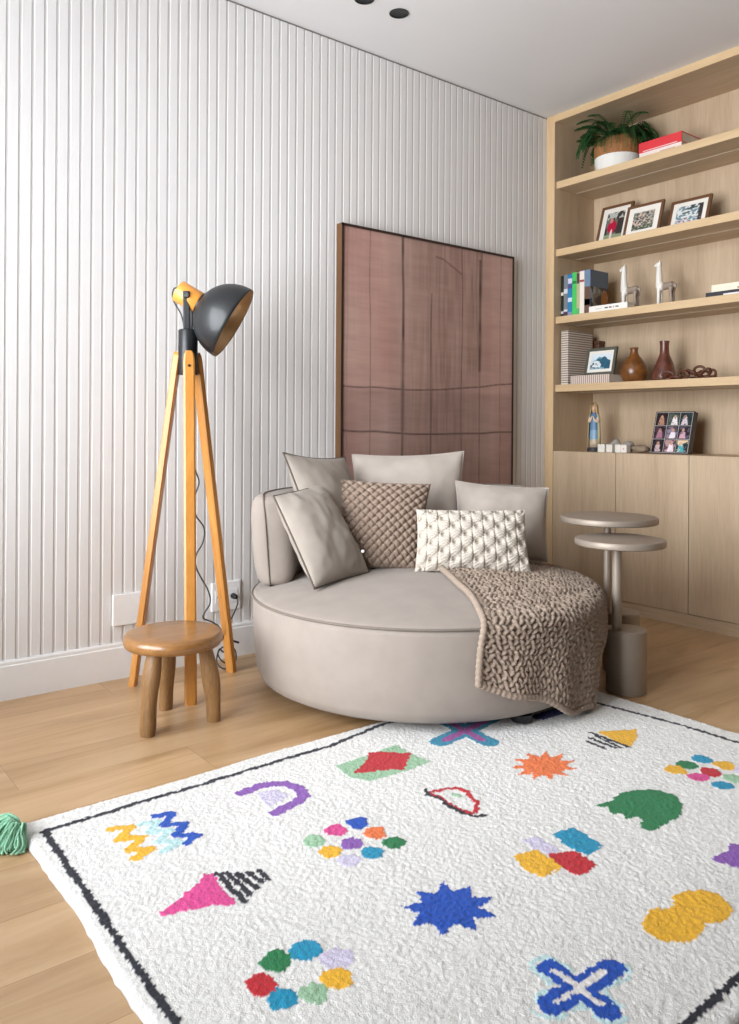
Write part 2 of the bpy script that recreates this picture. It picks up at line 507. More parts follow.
ND = 6; dw = (-ST-(YE+ST))/ND
for k in range(ND):
    a = -ST-dw*k-.0015; b = -ST-dw*(k+1)+.0015
    box('door', (0, a, .061), (.0195, b, .792), 'oak_v', bc, .001)

# ------------------------------------------------------------------ wall sockets
def socket(xa, xb, za, zb, label, kind):
    t = empty('wall_socket', ((xa+xb)/2, 0, (za+zb)/2), label, 'socket', None)
    pl = box('cover_plate', (xa, 0, za), (xb, -.011, zb), 'plastic', t, .004, seg=3)
    if kind:
        cx = (xa+xb)/2
        bm = bmesh.new(); add_box(bm, (xa+.014, -.0105, za+.03), (xb-.014, -.0135, zb-.03), .002)
        put('socket_insert', bm_mesh(bm), 'plastic', t)
        for sx in (-.03, .03):
            for dx in (-.0095, 0, .0095):
                zz = (za+zb)/2+(.003 if dx == 0 else 0)
                box('pin_hole', (cx+sx+dx-.0022, -.0130, zz-.0022), (cx+sx+dx+.0022, -.0138, zz+.0022), 'hole', t)
    return t
socket(-2.388, -2.262, .190, .304, 'blank white square cover plate on the ribbed wall beside the left lamp leg', 0)
socket(-1.996, -1.870, .188, .301, 'white wall socket with a black plug beside the round armchair', 1)

# ------------------------------------------------------------------ the rug
RX0, RX1, RY0, RY1, RZ = -2.955, -1.118, -2.235, -.935, .018
MOTIFS = [
('L', 'yellow', 0.022, [(-2.793, -1.088), (-2.747, -1.106), (-2.795, -1.141), (-2.749, -1.166), (-2.795, -1.198), (-2.752, -1.221), (-2.794, -1.239)]),
    ('L', 'ice', 0.02, [(-2.732, -1.107), (-2.694, -1.118), (-2.728, -1.154), (-2.689, -1.173), (-2.73, -1.202), (-2.692, -1.23), (-2.738, -1.247)]),
    ('L', 'blue', 0.02, [(-2.69, -1.092), (-2.653, -1.102), (-2.691, -1.144), (-2.648, -1.165), (-2.688, -1.201), (-2.65, -1.231), (-2.686, -1.246)]),
    ('P', 'pink', [(-2.708, -1.38), (-2.692, -1.383), (-2.706, -1.448), (-2.705, -1.502), (-2.723, -1.504), (-2.748, -1.481), (-2.774, -1.477), (-2.811, -1.464), (-2.833, -1.462), (-2.83, -1.446), (-2.784, -1.429), (-2.768, -1.413), (-2.735, -1.4)]),
    ('L', 'ink', 0.013, [(-2.687, -1.392), (-2.69, -1.51)]),
    ('L', 'ink', 0.013, [(-2.671, -1.399), (-2.671, -1.495)]),
    ('L', 'ink', 0.013, [(-2.657, -1.419), (-2.65, -1.486)]),
    ('L', 'ink', 0.013, [(-2.636, -1.426), (-2.632, -1.474)]),
    ('L', 'ink', 0.013, [(-2.617, -1.432), (-2.616, -1.469)]),
    ('L', 'purple', 0.03, [(-2.476, -1.108), (-2.412, -1.101), (-2.361, -1.126), (-2.349, -1.177), (-2.362, -1.215), (-2.399, -1.233), (-2.463, -1.246)]),
    ('P', 'lilac', [(-2.447, -1.131), (-2.398, -1.14), (-2.389, -1.181), (-2.414, -1.202), (-2.461, -1.211)]),
    ('P', 'mint', [(-2.201, -1.12), (-2.098, -1.117), (-1.982, -1.109), (-1.987, -1.176), (-1.982, -1.255), (-2.074, -1.256), (-2.184, -1.247), (-2.213, -1.202)]),
    ('P', 'red', [(-2.073, -1.102), (-1.983, -1.179), (-2.072, -1.249), (-2.108, -1.222), (-2.195, -1.186), (-2.126, -1.153)]),
    ('L', 'red', 0.013, [(-2.104, -1.385), (-2.059, -1.398), (-2.038, -1.408), (-2.03, -1.435), (-2.054, -1.496), (-2.085, -1.523), (-2.103, -1.522), (-2.112, -1.49), (-2.109, -1.461), (-2.103, -1.42), (-2.111, -1.393)]),
    ('L', 'mint', 0.014, [(-2.065, -1.429), (-2.061, -1.445)]),
    ('L', 'ink', 0.012, [(-2.103, -1.365), (-2.119, -1.394), (-2.11, -1.427), (-2.119, -1.478), (-2.116, -1.518), (-2.099, -1.543), (-2.084, -1.548)]),
    ('D', 'pink', (-2.397, -1.396), 0.025),
    ('D', 'blue', (-2.339, -1.401), 0.026),
    ('D', 'orange', (-2.336, -1.459), 0.026),
    ('D', 'mint', (-2.463, -1.406), 0.025),
    ('D', 'purple', (-2.401, -1.464), 0.025),
    ('D', 'green', (-2.328, -1.515), 0.025),
    ('D', 'yellow', (-2.459, -1.461), 0.024),
    ('D', 'cyan', (-2.391, -1.518), 0.024),
    ('D', 'lilac', (-2.447, -1.515), 0.024),
    ('L', 'teal', 0.062, [(-1.868, -1.169), (-1.62, -1.129)]),
    ('L', 'teal', 0.062, [(-1.74, -1.059), (-1.758, -1.252)]),
    ('L', 'plum', 0.026, [(-1.844, -1.168), (-1.62, -1.129)]),
    ('L', 'plum', 0.026, [(-1.74, -1.059), (-1.761, -1.231)]),
    ('L', 'navy', 0.05, [(-1.483, -1.211), (-1.39, -1.215)]),
    ('P', 'orange', [(-1.704, -1.521), (-1.743, -1.502), (-1.76, -1.536), (-1.777, -1.503), (-1.814, -1.526), (-1.806, -1.49), (-1.851, -1.494), (-1.82, -1.466), (-1.86, -1.45), (-1.816, -1.439), (-1.838, -1.407), (-1.793, -1.416), (-1.789, -1.377), (-1.759, -1.405), (-1.729, -1.372), (-1.725, -1.411), (-1.677, -1.394), (-1.701, -1.431), (-1.653, -1.437), (-1.697, -1.459), (-1.664, -1.485), (-1.713, -1.486)]),
    ('P', 'yellow', [(-1.445, -1.394), (-1.33, -1.453), (-1.391, -1.493), (-1.455, -1.519), (-1.468, -1.509)]),
    ('L', 'ink', 0.012, [(-1.466, -1.389), (-1.468, -1.518)]),
    ('L', 'ink', 0.012, [(-1.5, -1.41), (-1.505, -1.498)]),
    ('L', 'ink', 0.012, [(-1.53, -1.425), (-1.532, -1.487)]),
    ('L', 'ink', 0.01, [(-1.476, -1.41), (-1.49, -1.51)]),
    ('D', 'cyan', (-1.381, -1.687), 0.029),
    ('D', 'green', (-1.45, -1.684), 0.028),
    ('D', 'yellow', (-1.502, -1.683), 0.028),
    ('D', 'yellow', (-1.371, -1.744), 0.028),
    ('D', 'red', (-1.44, -1.746), 0.028),
    ('D', 'pink', (-1.494, -1.743), 0.027),
    ('D', 'mint', (-1.43, -1.799), 0.027),
    ('D', 'cyan', (-1.492, -1.803), 0.027),
    ('D', 'lilac', (-1.363, -1.797), 0.028),
    ('P', 'green', [(-1.846, -1.675), (-1.792, -1.684), (-1.727, -1.673), (-1.667, -1.698), (-1.642, -1.724), (-1.64, -1.766), (-1.673, -1.806), (-1.726, -1.828), (-1.779, -1.829), (-1.827, -1.827), (-1.847, -1.822), (-1.85, -1.804), (-1.811, -1.781), (-1.812, -1.768), (-1.839, -1.76), (-1.821, -1.737), (-1.842, -1.727), (-1.822, -1.699)]),
    ('P', 'lilac', [(-2.105, -1.675), (-2.06, -1.687), (-2.069, -1.755), (-2.1, -1.751), (-2.106, -1.721)]),
    ('P', 'cyan', [(-2.028, -1.701), (-1.968, -1.708), (-1.977, -1.799), (-2.035, -1.806), (-2.042, -1.78), (-2.042, -1.749)]),
    ('P', 'red', [(-2.099, -1.747), (-2.043, -1.774), (-2.054, -1.84), (-2.117, -1.843), (-2.118, -1.809), (-2.12, -1.77)]),
    ('P', 'yellow', [(-2.166, -1.71), (-2.108, -1.719), (-2.111, -1.767), (-2.119, -1.8), (-2.175, -1.802), (-2.188, -1.769)]),
    ('P', 'blue', [(-2.467, -1.701), (-2.426, -1.714), (-2.411, -1.683), (-2.385, -1.708), (-2.346, -1.685), (-2.352, -1.725), (-2.313, -1.732), (-2.339, -1.759), (-2.309, -1.786), (-2.35, -1.792), (-2.346, -1.829), (-2.383, -1.81), (-2.406, -1.839), (-2.425, -1.804), (-2.468, -1.809), (-2.454, -1.776), (-2.492, -1.758), (-2.454, -1.739)]),
    ('P', 'yellow', [(-2.155, -2.006), (-2.104, -1.992), (-2.066, -2.013), (-2.045, -2.005), (-2.038, -1.994), (-1.998, -2.0), (-1.968, -2.014), (-1.953, -2.042), (-1.973, -2.08), (-1.993, -2.093), (-2.028, -2.096), (-2.06, -2.079), (-2.088, -2.087), (-2.115, -2.091), (-2.144, -2.086), (-2.167, -2.061), (-2.173, -2.046), (-2.17, -2.024)]),
    ('P', 'purple', [(-1.846, -1.965), (-1.789, -1.974), (-1.754, -1.959), (-1.722, -1.989), (-1.669, -2.003), (-1.708, -2.036), (-1.715, -2.07), (-1.769, -2.058), (-1.817, -2.077), (-1.816, -2.041), (-1.837, -2.016)]),
    ('L', 'icehalo', 0.062, [(-2.383, -1.98), (-2.387, -2.1)]),
    ('L', 'icehalo', 0.062, [(-2.297, -2.046), (-2.451, -2.039)]),
    ('L', 'blue', 0.042, [(-2.381, -1.982), (-2.387, -2.1)]),
    ('L', 'blue', 0.046, [(-2.302, -2.046), (-2.447, -2.04)]),
    ('L', 'white', 0.012, [(-2.381, -1.995), (-2.385, -2.087)]),
    ('L', 'white', 0.012, [(-2.318, -2.043), (-2.434, -2.041)]),
    ('D', 'green', (-2.732, -1.69), 0.027),
    ('D', 'cyan', (-2.681, -1.697), 0.027),
    ('D', 'lilac', (-2.647, -1.749), 0.027),
    ('D', 'red', (-2.782, -1.725), 0.026),
    ('D', 'cyan', (-2.769, -1.774), 0.025),
    ('D', 'mint', (-2.727, -1.793), 0.025),
    ('D', 'yellow', (-2.677, -1.788), 0.026),
    ('D', 'orange', (-2.635, -1.98), 0.025),
]
PAL = {'yellow': '#f6bb2c', 'ice': '#bfe0e2', 'blue': '#0f50bb', 'pink': '#e44a96', 'ink': '#20222e', 'purple': '#8f5db6', 'lilac': '#d6cfe6',
       'mint': '#9fc7a4', 'red': '#c61f2d', 'teal': '#2f8fb0', 'plum': '#a5529c', 'navy': '#3a3f8f', 'orange': '#f47d42', 'green': '#1f7e4a',
       'cyan': '#1095bd', 'icehalo': '#cdeaec', 'white': '#f1eeea'}
def seg_dist(X, Y, a, b):
    ax, ay = a; bx, by = b; dx, dy = bx-ax, by-ay
    t = np.clip(((X-ax)*dx+(Y-ay)*dy)/(dx*dx+dy*dy+1e-12), 0, 1)
    return np.hypot(X-ax-t*dx, Y-ay-t*dy)
def in_poly(X, Y, pts):
    r = np.zeros(X.shape, bool); n = len(pts)
    for i in range(n):
        x0, y0 = pts[i]; x1, y1 = pts[(i+1) % n]
        c = ((y0 > Y) != (y1 > Y)) & (X < (x1-x0)*(Y-y0)/((y1-y0) if y1 != y0 else 1e-9)+x0)
        r ^= c
    return r
def make_rug():
    st = .0034
    nx, ny = int((RX1-RX0)/st), int((RY1-RY0)/st)
    U, Vv = np.meshgrid(np.linspace(0, 1, nx), np.linspace(0, 1, ny), indexing='ij')
    # a softly wavy outline with rounded corners
    X = RX0+(RX1-RX0)*U; Y = RY0+(RY1-RY0)*Vv
    ex = np.minimum(U, 1-U)*(RX1-RX0); ey = np.minimum(Vv, 1-Vv)*(RY1-RY0)
    wav = lambda t, s: (vnoise(t, t*0, 4.0, s)-.5)*.016+(vnoise(t, t*0, 45., s)-.5)*.003
    kx = np.exp(-ex/.10); ky = np.exp(-ey/.10)
    X = X+np.where(U < .5, wav(Y, 1), wav(Y, 2))*kx
    Y = Y+np.where(Vv < .5, wav(X, 3), wav(X, 4))*ky
    # corner rounding
    rc = .035
    cx = np.clip(rc-ex, 0, None); cy = np.clip(rc-ey, 0, None); d = np.hypot(cx, cy)
    m = np.maximum(cx, cy); k = np.where(d > 1e-6, m/np.maximum(d, 1e-6), 1)
    sx = np.where(U < .5, 1, -1); sy = np.where(Vv < .5, 1, -1)
    X = X+sx*(cx-cx*k); Y = Y+sy*(cy-cy*k)
    # jittered lookup so that motif edges break along the tufts
    jx = (vnoise(X, Y, 150, 5)-.5)*.008; jy = (vnoise(X, Y, 150, 6)-.5)*.008
    PX, PY = X+jx, Y+jy
    base = np.array(lin('#e3e2df')[:3])
    C = np.ones(X.shape+(3,))*base
    Ht = np.zeros(X.shape)
    def paint(mask, col):
        C[mask] = np.array(lin(PAL[col])[:3])*(.90 if col not in ('lilac', 'ice', 'icehalo', 'white', 'mint') else .92); Ht[mask] = .0016
    for mo in MOTIFS:
        if mo[0] == 'P': paint(in_poly(PX, PY, mo[2]), mo[1])
        elif mo[0] == 'L':
            d = np.full(X.shape, 9.)
            for a, b in zip(mo[3][:-1], mo[3][1:]): d = np.minimum(d, seg_dist(PX, PY, a, b))
            msk = d < mo[2]/2
            if mo[1] == 'icehalo': msk &= vnoise(X, Y, 60, 11) > .42
            paint(msk, mo[1])
        else: paint(np.hypot(PX-mo[2][0], PY-mo[2][1]) < mo[3]*(1+.25*(vnoise(X, Y, 40, 8)-.5)), mo[1])
    # ink border line
    bl = [(-2.912, -1.010), (-2.70, -1.006), (-2.535, -1.007), (-2.30, -1.001), (-2.134, -1.003), (-1.93, -.965), (-1.6, -.972), (-1.262, -.985), (-1.232, -1.258), (-1.196, -1.50), (-1.190, -1.696), (-1.196, -1.95), (-1.215, -2.185),
          (-1.6, -2.17), (-2.148, -2.186), (-2.316, -2.189), (-2.6, -2.185), (-2.93, -2.19), (-2.925, -1.728), (-2.920, -1.4), (-2.914, -1.136)]
    d = np.full(X.shape, 9.)
    for a, b in zip(bl, bl[1:]+bl[:1]): d = np.minimum(d, seg_dist(PX, PY, a, b))
    paint(d < .0074, 'ink')
    C[np.minimum(ex, ey) < .007] *= .92
    # tufts: clumps and single loops
    tint = 1+.10*(vnoise(X, Y, 260, 3)-.5)+.05*(vnoise(X, Y, 9, 2)-.5)+.17*(np.random.rand(*X.shape)-.5)
    C = np.clip(C*tint[..., None], 0, 1)
    Z = .0120+.0020*vnoise(X, Y, 210, 4)+.0014*vnoise(X, Y, 30, 9)+.0021*np.random.rand(*X.shape)+Ht*.6
    e = np.minimum(ex, ey); Z = Z*np.clip(.28+.72*np.sqrt(np.clip(e/.012, 0, 1)), 0, 1)
    V = np.stack([X, Y, Z], -1).reshape(-1, 3)
    Fa = grid_faces(nx, ny)
    # rim down to the floor and a flat underside
    rim = [i*ny for i in range(nx)]+[(nx-1)*ny+j for j in range(1, ny)]+[i*ny+ny-1 for i in range(nx-2, -1, -1)]+[j for j in range(ny-2, 0, -1)]
    o = len(V); low = V[rim].copy(); low[:, 2] = .0005
    V = np.vstack([V, low]); n = len(rim)
    Fa += [(rim[i], o+i, o+(i+1) % n, rim[(i+1) % n]) for i in range(n)]
    Fa.append(tuple(range(o+n-1, o-1, -1)))
    cols = np.vstack([C.reshape(-1, 3), np.tile(base, (n, 1))])
    t = empty('rug', ((RX0+RX1)/2, (RY0+RY1)/2, 0), 'white tufted cotton rug with colourful motifs and a dark border line', 'rug')
    me = bpy.data.meshes.new('m'); me.from_pydata(V.tolist(), [], Fa); me.update(); set_col(me, cols)
    put('pile', me, 'rug', t, smooth=True)
    # mint corner tassel: loose cotton strands from one knot
    lst = []
    kx_, ky_ = -2.945, -.972
    random.seed(3)
    for k in range(150):
        a = math.radians(random.uniform(120, 262)); L = random.uniform(.045, .088)
        dx, dy = math.cos(a), math.sin(a)
        h = random.uniform(.008, .034)
        lst.append((smooth_path([(kx_, ky_, .012), (kx_+dx*L*.45, ky_+dy*L*.45, .012+h), (kx_+dx*L*.85+random.uniform(-.012, .012), ky_+dy*L*.85+random.uniform(-.012, .012), .006+h*.45), (kx_+dx*L, ky_+dy*L, .004)], 3), .0027))
    tg = tubes('tassel', lst, 'tassel', t, seg=5); tg['label'] = 'mint green cotton tassel'
make_rug()

# ------------------------------------------------------------------ round swivel armchair
CX, CY, RS, KY = -1.485, -.680, .626, .96
ZP, ZD = .332, .060     # piping height, dome
def cp(phi, r, z): return Vector((CX+r*math.cos(phi), CY+KY*r*math.sin(phi), z))
def seat_z(r): return ZP+ZD*(1-(min(r, RS)/RS)**2.6)
def armchair():
    t = empty('round_armchair', (CX, CY, 0), 'large round greige upholstered swivel armchair with a curved low backrest', 'armchair')
    prof = [(.20, .042), (.535, .042), (.574, .045), (.598, .058), (.611, .085), (.619, .15), (.624, .24), (.626, .31), (.6255, ZP-.004)]
    n = 96
    V = []; rows = prof
    for r, z in rows:
        for k in range(n): V.append(cp(2*PI*k/n, r, z+.003*math.sin(k*.7)*math.sin(z*9)*0))
    F = grid_faces(len(rows), n, closed_m=True)
    F.append(tuple(range(n)))
    F.append(tuple((len(rows)-1)*n+k for k in range(n)))
    put('base_body', fix_normals(mesh_from(V, F)), 'sofa', t, smooth=True)
    V = []
    rs = [RS-.0005, RS-.001, RS-.004, RS-.012, RS-.03, RS-.06, .5, .4, .3, .2, .1, .02]
    zs = [ZP-.006, ZP+.000, ZP+.004, ZP+.0075]
    for i, r in enumerate(rs):
        for k in range(n):
            z = zs[i] if i < 4 else seat_z(r)+.006
            V.append(cp(2*PI*k/n, r, z+(.004*(mnoise.noise((r*math.cos(2*PI*k/n)*5, r*math.sin(2*PI*k/n)*5, 1))) if i > 4 else 0)))
    F = grid_faces(len(rs), n, closed_m=True); F.append(tuple(range(n))); F.append(tuple((len(rs)-1)*n+k for k in range(n)))
    put('seat_cushion', fix_normals(mesh_from(V, F)), 'sofa', t, smooth=True)
    tube('piping', [cp(2*PI*k/120, RS+.001, ZP-.001) for k in range(120)], .0042, 'sofa_seam', t, 8, True)
    # backrest: a padded band swept round the back, with softly closed ends
    P0, P1 = math.radians(2), math.radians(153)
    rm, tw, zb, zt = .557, .070, .352, .672
    zm, hh = (zb+zt)/2, (zt-zb)/2
    m = 40
    def ring(phi, s, V):
        for k in range(m):
            a = 2*PI*k/m; c, sn = math.cos(a), math.sin(a)
            ex = .42
            u = math.copysign(abs(c)**ex, c); v = math.copysign(abs(sn)**ex, sn)
            lean = .012*v
            bulge = 1+.08*(1-v*v)
            V.append(cp(phi, rm+tw*u*s*bulge*(1 if u < 0 else .97)+lean, zm+hh*v*(s*.22+.78 if s < 1 else 1)))
    V = []
    phis, ss = [], []
    e = .05/.57
    for q in range(9):
        g = q/8*PI/2; phis.append(P0+e*(1-math.sin(g))-e+0*g if False else P0+e*(1-math.cos(g))); ss.append(max(.02, math.sin(g)**.75))
    for q in range(1, 60): phis.append(P0+e+(P1-P0-2*e)*q/60); ss.append(1)
    for q in range(8, -1, -1):
        g = q/8*PI/2; phis.append(P1-e*(1-math.cos(g))); ss.append(max(.02, math.sin(g)**.75))
    for ph, s in zip(phis, ss): ring(ph, s, V)
    F = grid_faces(len(phis), m, closed_m=True); F.append(tuple(range(m))); F.append(tuple((len(phis)-1)*m+k for k in range(m)))
    br = put('backrest', fix_normals(mesh_from(V, F)), 'sofa', t, smooth=True)
    ro = rm+.022
    for P, sg in ((P1, -1), (P0, 1)):
        path = [cp(P+sg*a, ro+l*.012, zm+l*(hh+dz)) for a, l, dz in ((.9, 1, .001), (.6, 1, .001), (.3, 1, .001), (.12, 1, .0012), (.055, 1, -.001), (.024, 1, -.007), (.008, 1, -.017), (.0015, .75, -.01), (-.002, .35, 0), (-.003, 0, 0), (-.002, -.35, 0), (.0015, -.75, -.01), (.008, -1, -.017), (.024, -1, -.007), (.055, -1, -.001), (.12, -1, .001))]
        tube('piping', smooth_path(path, 6), .0032, 'sofa_seam', br, 6)
    # turned swivel base and glides
    lathe('swivel_base', [(.02, 0), (.17, 0), (.175, .006), (.175, .028), (.15, .036), (.12, .043), (.02, .043)], (CX, CY+.12, 0), 'black', t, 48)
    for ph in (-98, -25, 40, 115, 175):
        rr = .550 if ph == -98 else .42
        p = cp(math.radians(ph), rr, 0)
        zf = .0195 if (p.y < RY0+1.36 and p.y < -.90 and p.x < -1.1) else 0
        lathe('foot', [(.005, zf), (.030, zf), (.032, zf+.004), (.034, .043), (.005, .043)], (p.x, p.y, 0), 'black', t, 24)
armchair()

# ------------------------------------------------------------------ cushions
def quad_frame(TL, TR, BR, BL):
    TL, TR, BR, BL = map(Vector, (TL, TR, BR, BL))
    r = (TR-TL)+(BR-BL); u = (TL-BL)+(TR-BR)
    n = r.cross(u).normalized()
    if n.dot(CAM-(TL+BR)/2) < 0: n = -n
    return TL, TR, BR, BL, n
def cushion(name, corners, thick, mat, label, n=40, pinch=.07, disp=None, piping='cush_piping', wr=.006, group='cushions on the round armchair', seed=0, cat='cushion', front=None, push=0):
    TL, TR, BR, BL, N = quad_frame(*corners)
    cen = (TL+TR+BR+BL)/4
    low = (BL+BR)/2
    t = empty(name, low, label, cat, group)
    def base(u, v):
        us = u*(1-pinch*(1-v*v)); vs = v*(1-pinch*(1-u*u))
        a, b = (us+1)/2, (vs+1)/2
        return BL*((1-a)*(1-b))+BR*(a*(1-b))+TL*((1-a)*b)+TR*(a*b)
    def hh(u, v):
        return thick/2*max(0, (1-abs(u)**2.4)*(1-abs(v)**2.4))**.55
    T = [math.sin((-1+2*i/(n-1))*PI/2*.999)*.5+(-1+2*i/(n-1))*.5 for i in range(n)] if disp is None else [-1+2*i/(n-1) for i in range(n)]
    T[0], T[-1] = -1, 1
    V = []
    W = (TR-TL).length; H = (TL-BL).length
    for sgn in (1, -1):
        for u in T:
            for v in T:
                h = hh(u, v)
                w = wr*(mnoise.noise((u*2.1+seed, v*2.1, sgn*3+seed))+.5*mnoise.noise((u*5+seed, v*5, sgn)))*min(1, h/(thick*.15)) if thick else 0
                e = 0
                if disp is not None:
                    fade = min(1, (1-max(abs(u), abs(v)))*12+.35)
                    e = disp(u*W/2, v*H/2)*fade
                V.append(base(u, v)+N*(sgn*(h+w+e)+push*(1-u*u)*(1-v*v)))
    F = grid_faces(n, n)+grid_faces(n, n, off=n*n, flip=True)
    # join the two faces along the rim
    o = n*n
    rim = [i*n for i in range(n)]+[(n-1)*n+j for j in range(1, n)]+[i*n+n-1 for i in range(n-2, -1, -1)]+[j for j in range(n-2, 0, -1)]
    for a, b in zip(rim, rim[1:]+rim[:1]): F.append((a, b, o+b, o+a))
    me = mesh_from(V, F)
    if disp is None:
        bm = bmesh.new(); bm.from_mesh(me); bmesh.ops.remove_doubles(bm, verts=bm.verts, dist=.0006); bm.to_mesh(me); bm.free()
    put('cushion_cover', fix_normals(me), mat, t, smooth=True)
    if piping:
        pts = [base(-1+2*i/24, 1) for i in range(24)]+[base(1, 1-2*i/24) for i in range(24)]+[base(1-2*i/24, -1) for i in range(24)]+[base(-1, -1+2*i/24) for i in range(24)]
        tube('piping', pts, .0036, piping, t, 6, True)
    return t

cushion('cushion', [(-1.884, -.344, .818), (-1.545, -.262, .792), (-1.50, -.37, .40), (-1.80, -.485, .40)], .15, 'cush_c',
        'grey-beige suede cushion with dark piping at the back left, its corner highest at the wall', seed=1)
cushion('cushion', [(-1.464, -.205, .800), (-1.085, -.470, .815), (-1.165, -.555, .400), (-1.530, -.300, .400)], .15, 'cush_b',
        'largest plain light beige cushion leaning in front of the pink painting', seed=2, piping='cush_b')
cushion('cushion', [(-1.160, -.500, .697), (-.926, -.785, .676), (-1.010, -.850, .402), (-1.270, -.610, .402)], .14, 'cush_a',
        'plain greige cushion at the right end, behind the cream cable-knit cushion', seed=3, piping='cush_b')
cushion('cushion', [(-1.990, -.452, .672), (-1.745, -.390, .700), (-1.665, -.580, .390), (-1.962, -.668, .382)], .13, 'cush_c',
        'creased grey-beige suede cushion leaning on the left end of the backrest', seed=4, wr=.008, pinch=.03)
# taupe cushion in a diagonal basket weave
def weave(x, y):
    s = .0385
    a, b = (x+y*1.05)/s, (x*1.0-y*1.05)/s
    i, j = math.floor(a), math.floor(b); fa, fb = a-i, b-j
    if (i+j) % 2 == 0: p, q = fa, fb
    else: p, q = fb, fa
    return .0165*(max(0, 1-(2*q-1)**2)**.5)*(.45+.55*max(0, 1-(2*p-1)**2)**.5)-.006
pw = cushion('cushion', [(-1.672, -.342, .718), (-1.362, -.572, .697), (-1.480, -.650, .392), (-1.740, -.470, .392)], .12, 'weave',
        'taupe cushion of thick basket-woven yarn in the middle of the seat', n=190, pinch=.05, disp=weave, piping=None, wr=.002, seed=5)
# cream cable knit
def cable(x, y):
    cw, ch = .0405, .061
    c = math.floor(x/cw); fx = x/cw-c-.5
    yy = y/ch+(.5 if c % 2 else 0); r = math.floor(yy); fy = yy-r-.5
    d = (fx/.5)**2+(fy/.52)**2
    bump = .0075*max(0, 1-d)**.5
    hole = -.023*math.exp(-(((fx+.05+.9*(fy-.22)**2)/.29)**2+((fy-.26)/.19)**2))
    edge = -.0045*math.exp(-((abs(fx)-.5)/.07)**2)*(.35+.65*abs(math.sin(PI*y/.011)))
    st = .0013*(math.sin(2*PI*(y/.0105+abs(fx)*2.2)))*(.4+.6*abs(math.sin(2*PI*x/.0145)))
    return bump+hole+edge+st-.003
cushion('cushion', [(-1.496, -.640, .613), (-1.189, -.890, .614), (-1.235, -.960, .402), (-1.555, -.700, .400)], .11, 'cable',
        'small oblong cream cable-knit cushion at the front of the pile', n=220, pinch=.035, disp=cable, piping=None, wr=.002, seed=6)
bm = bmesh.new(); bmesh.ops.create_uvsphere(bm, u_segments=16, v_segments=10, radius=.006)
bm.transform(Matrix.Translation(pw.location+Vector((-.112, -.055, .085))))
o = put('button', bm_mesh(bm), 'plastic', pw, smooth=True); o['label'] = 'tiny white button'

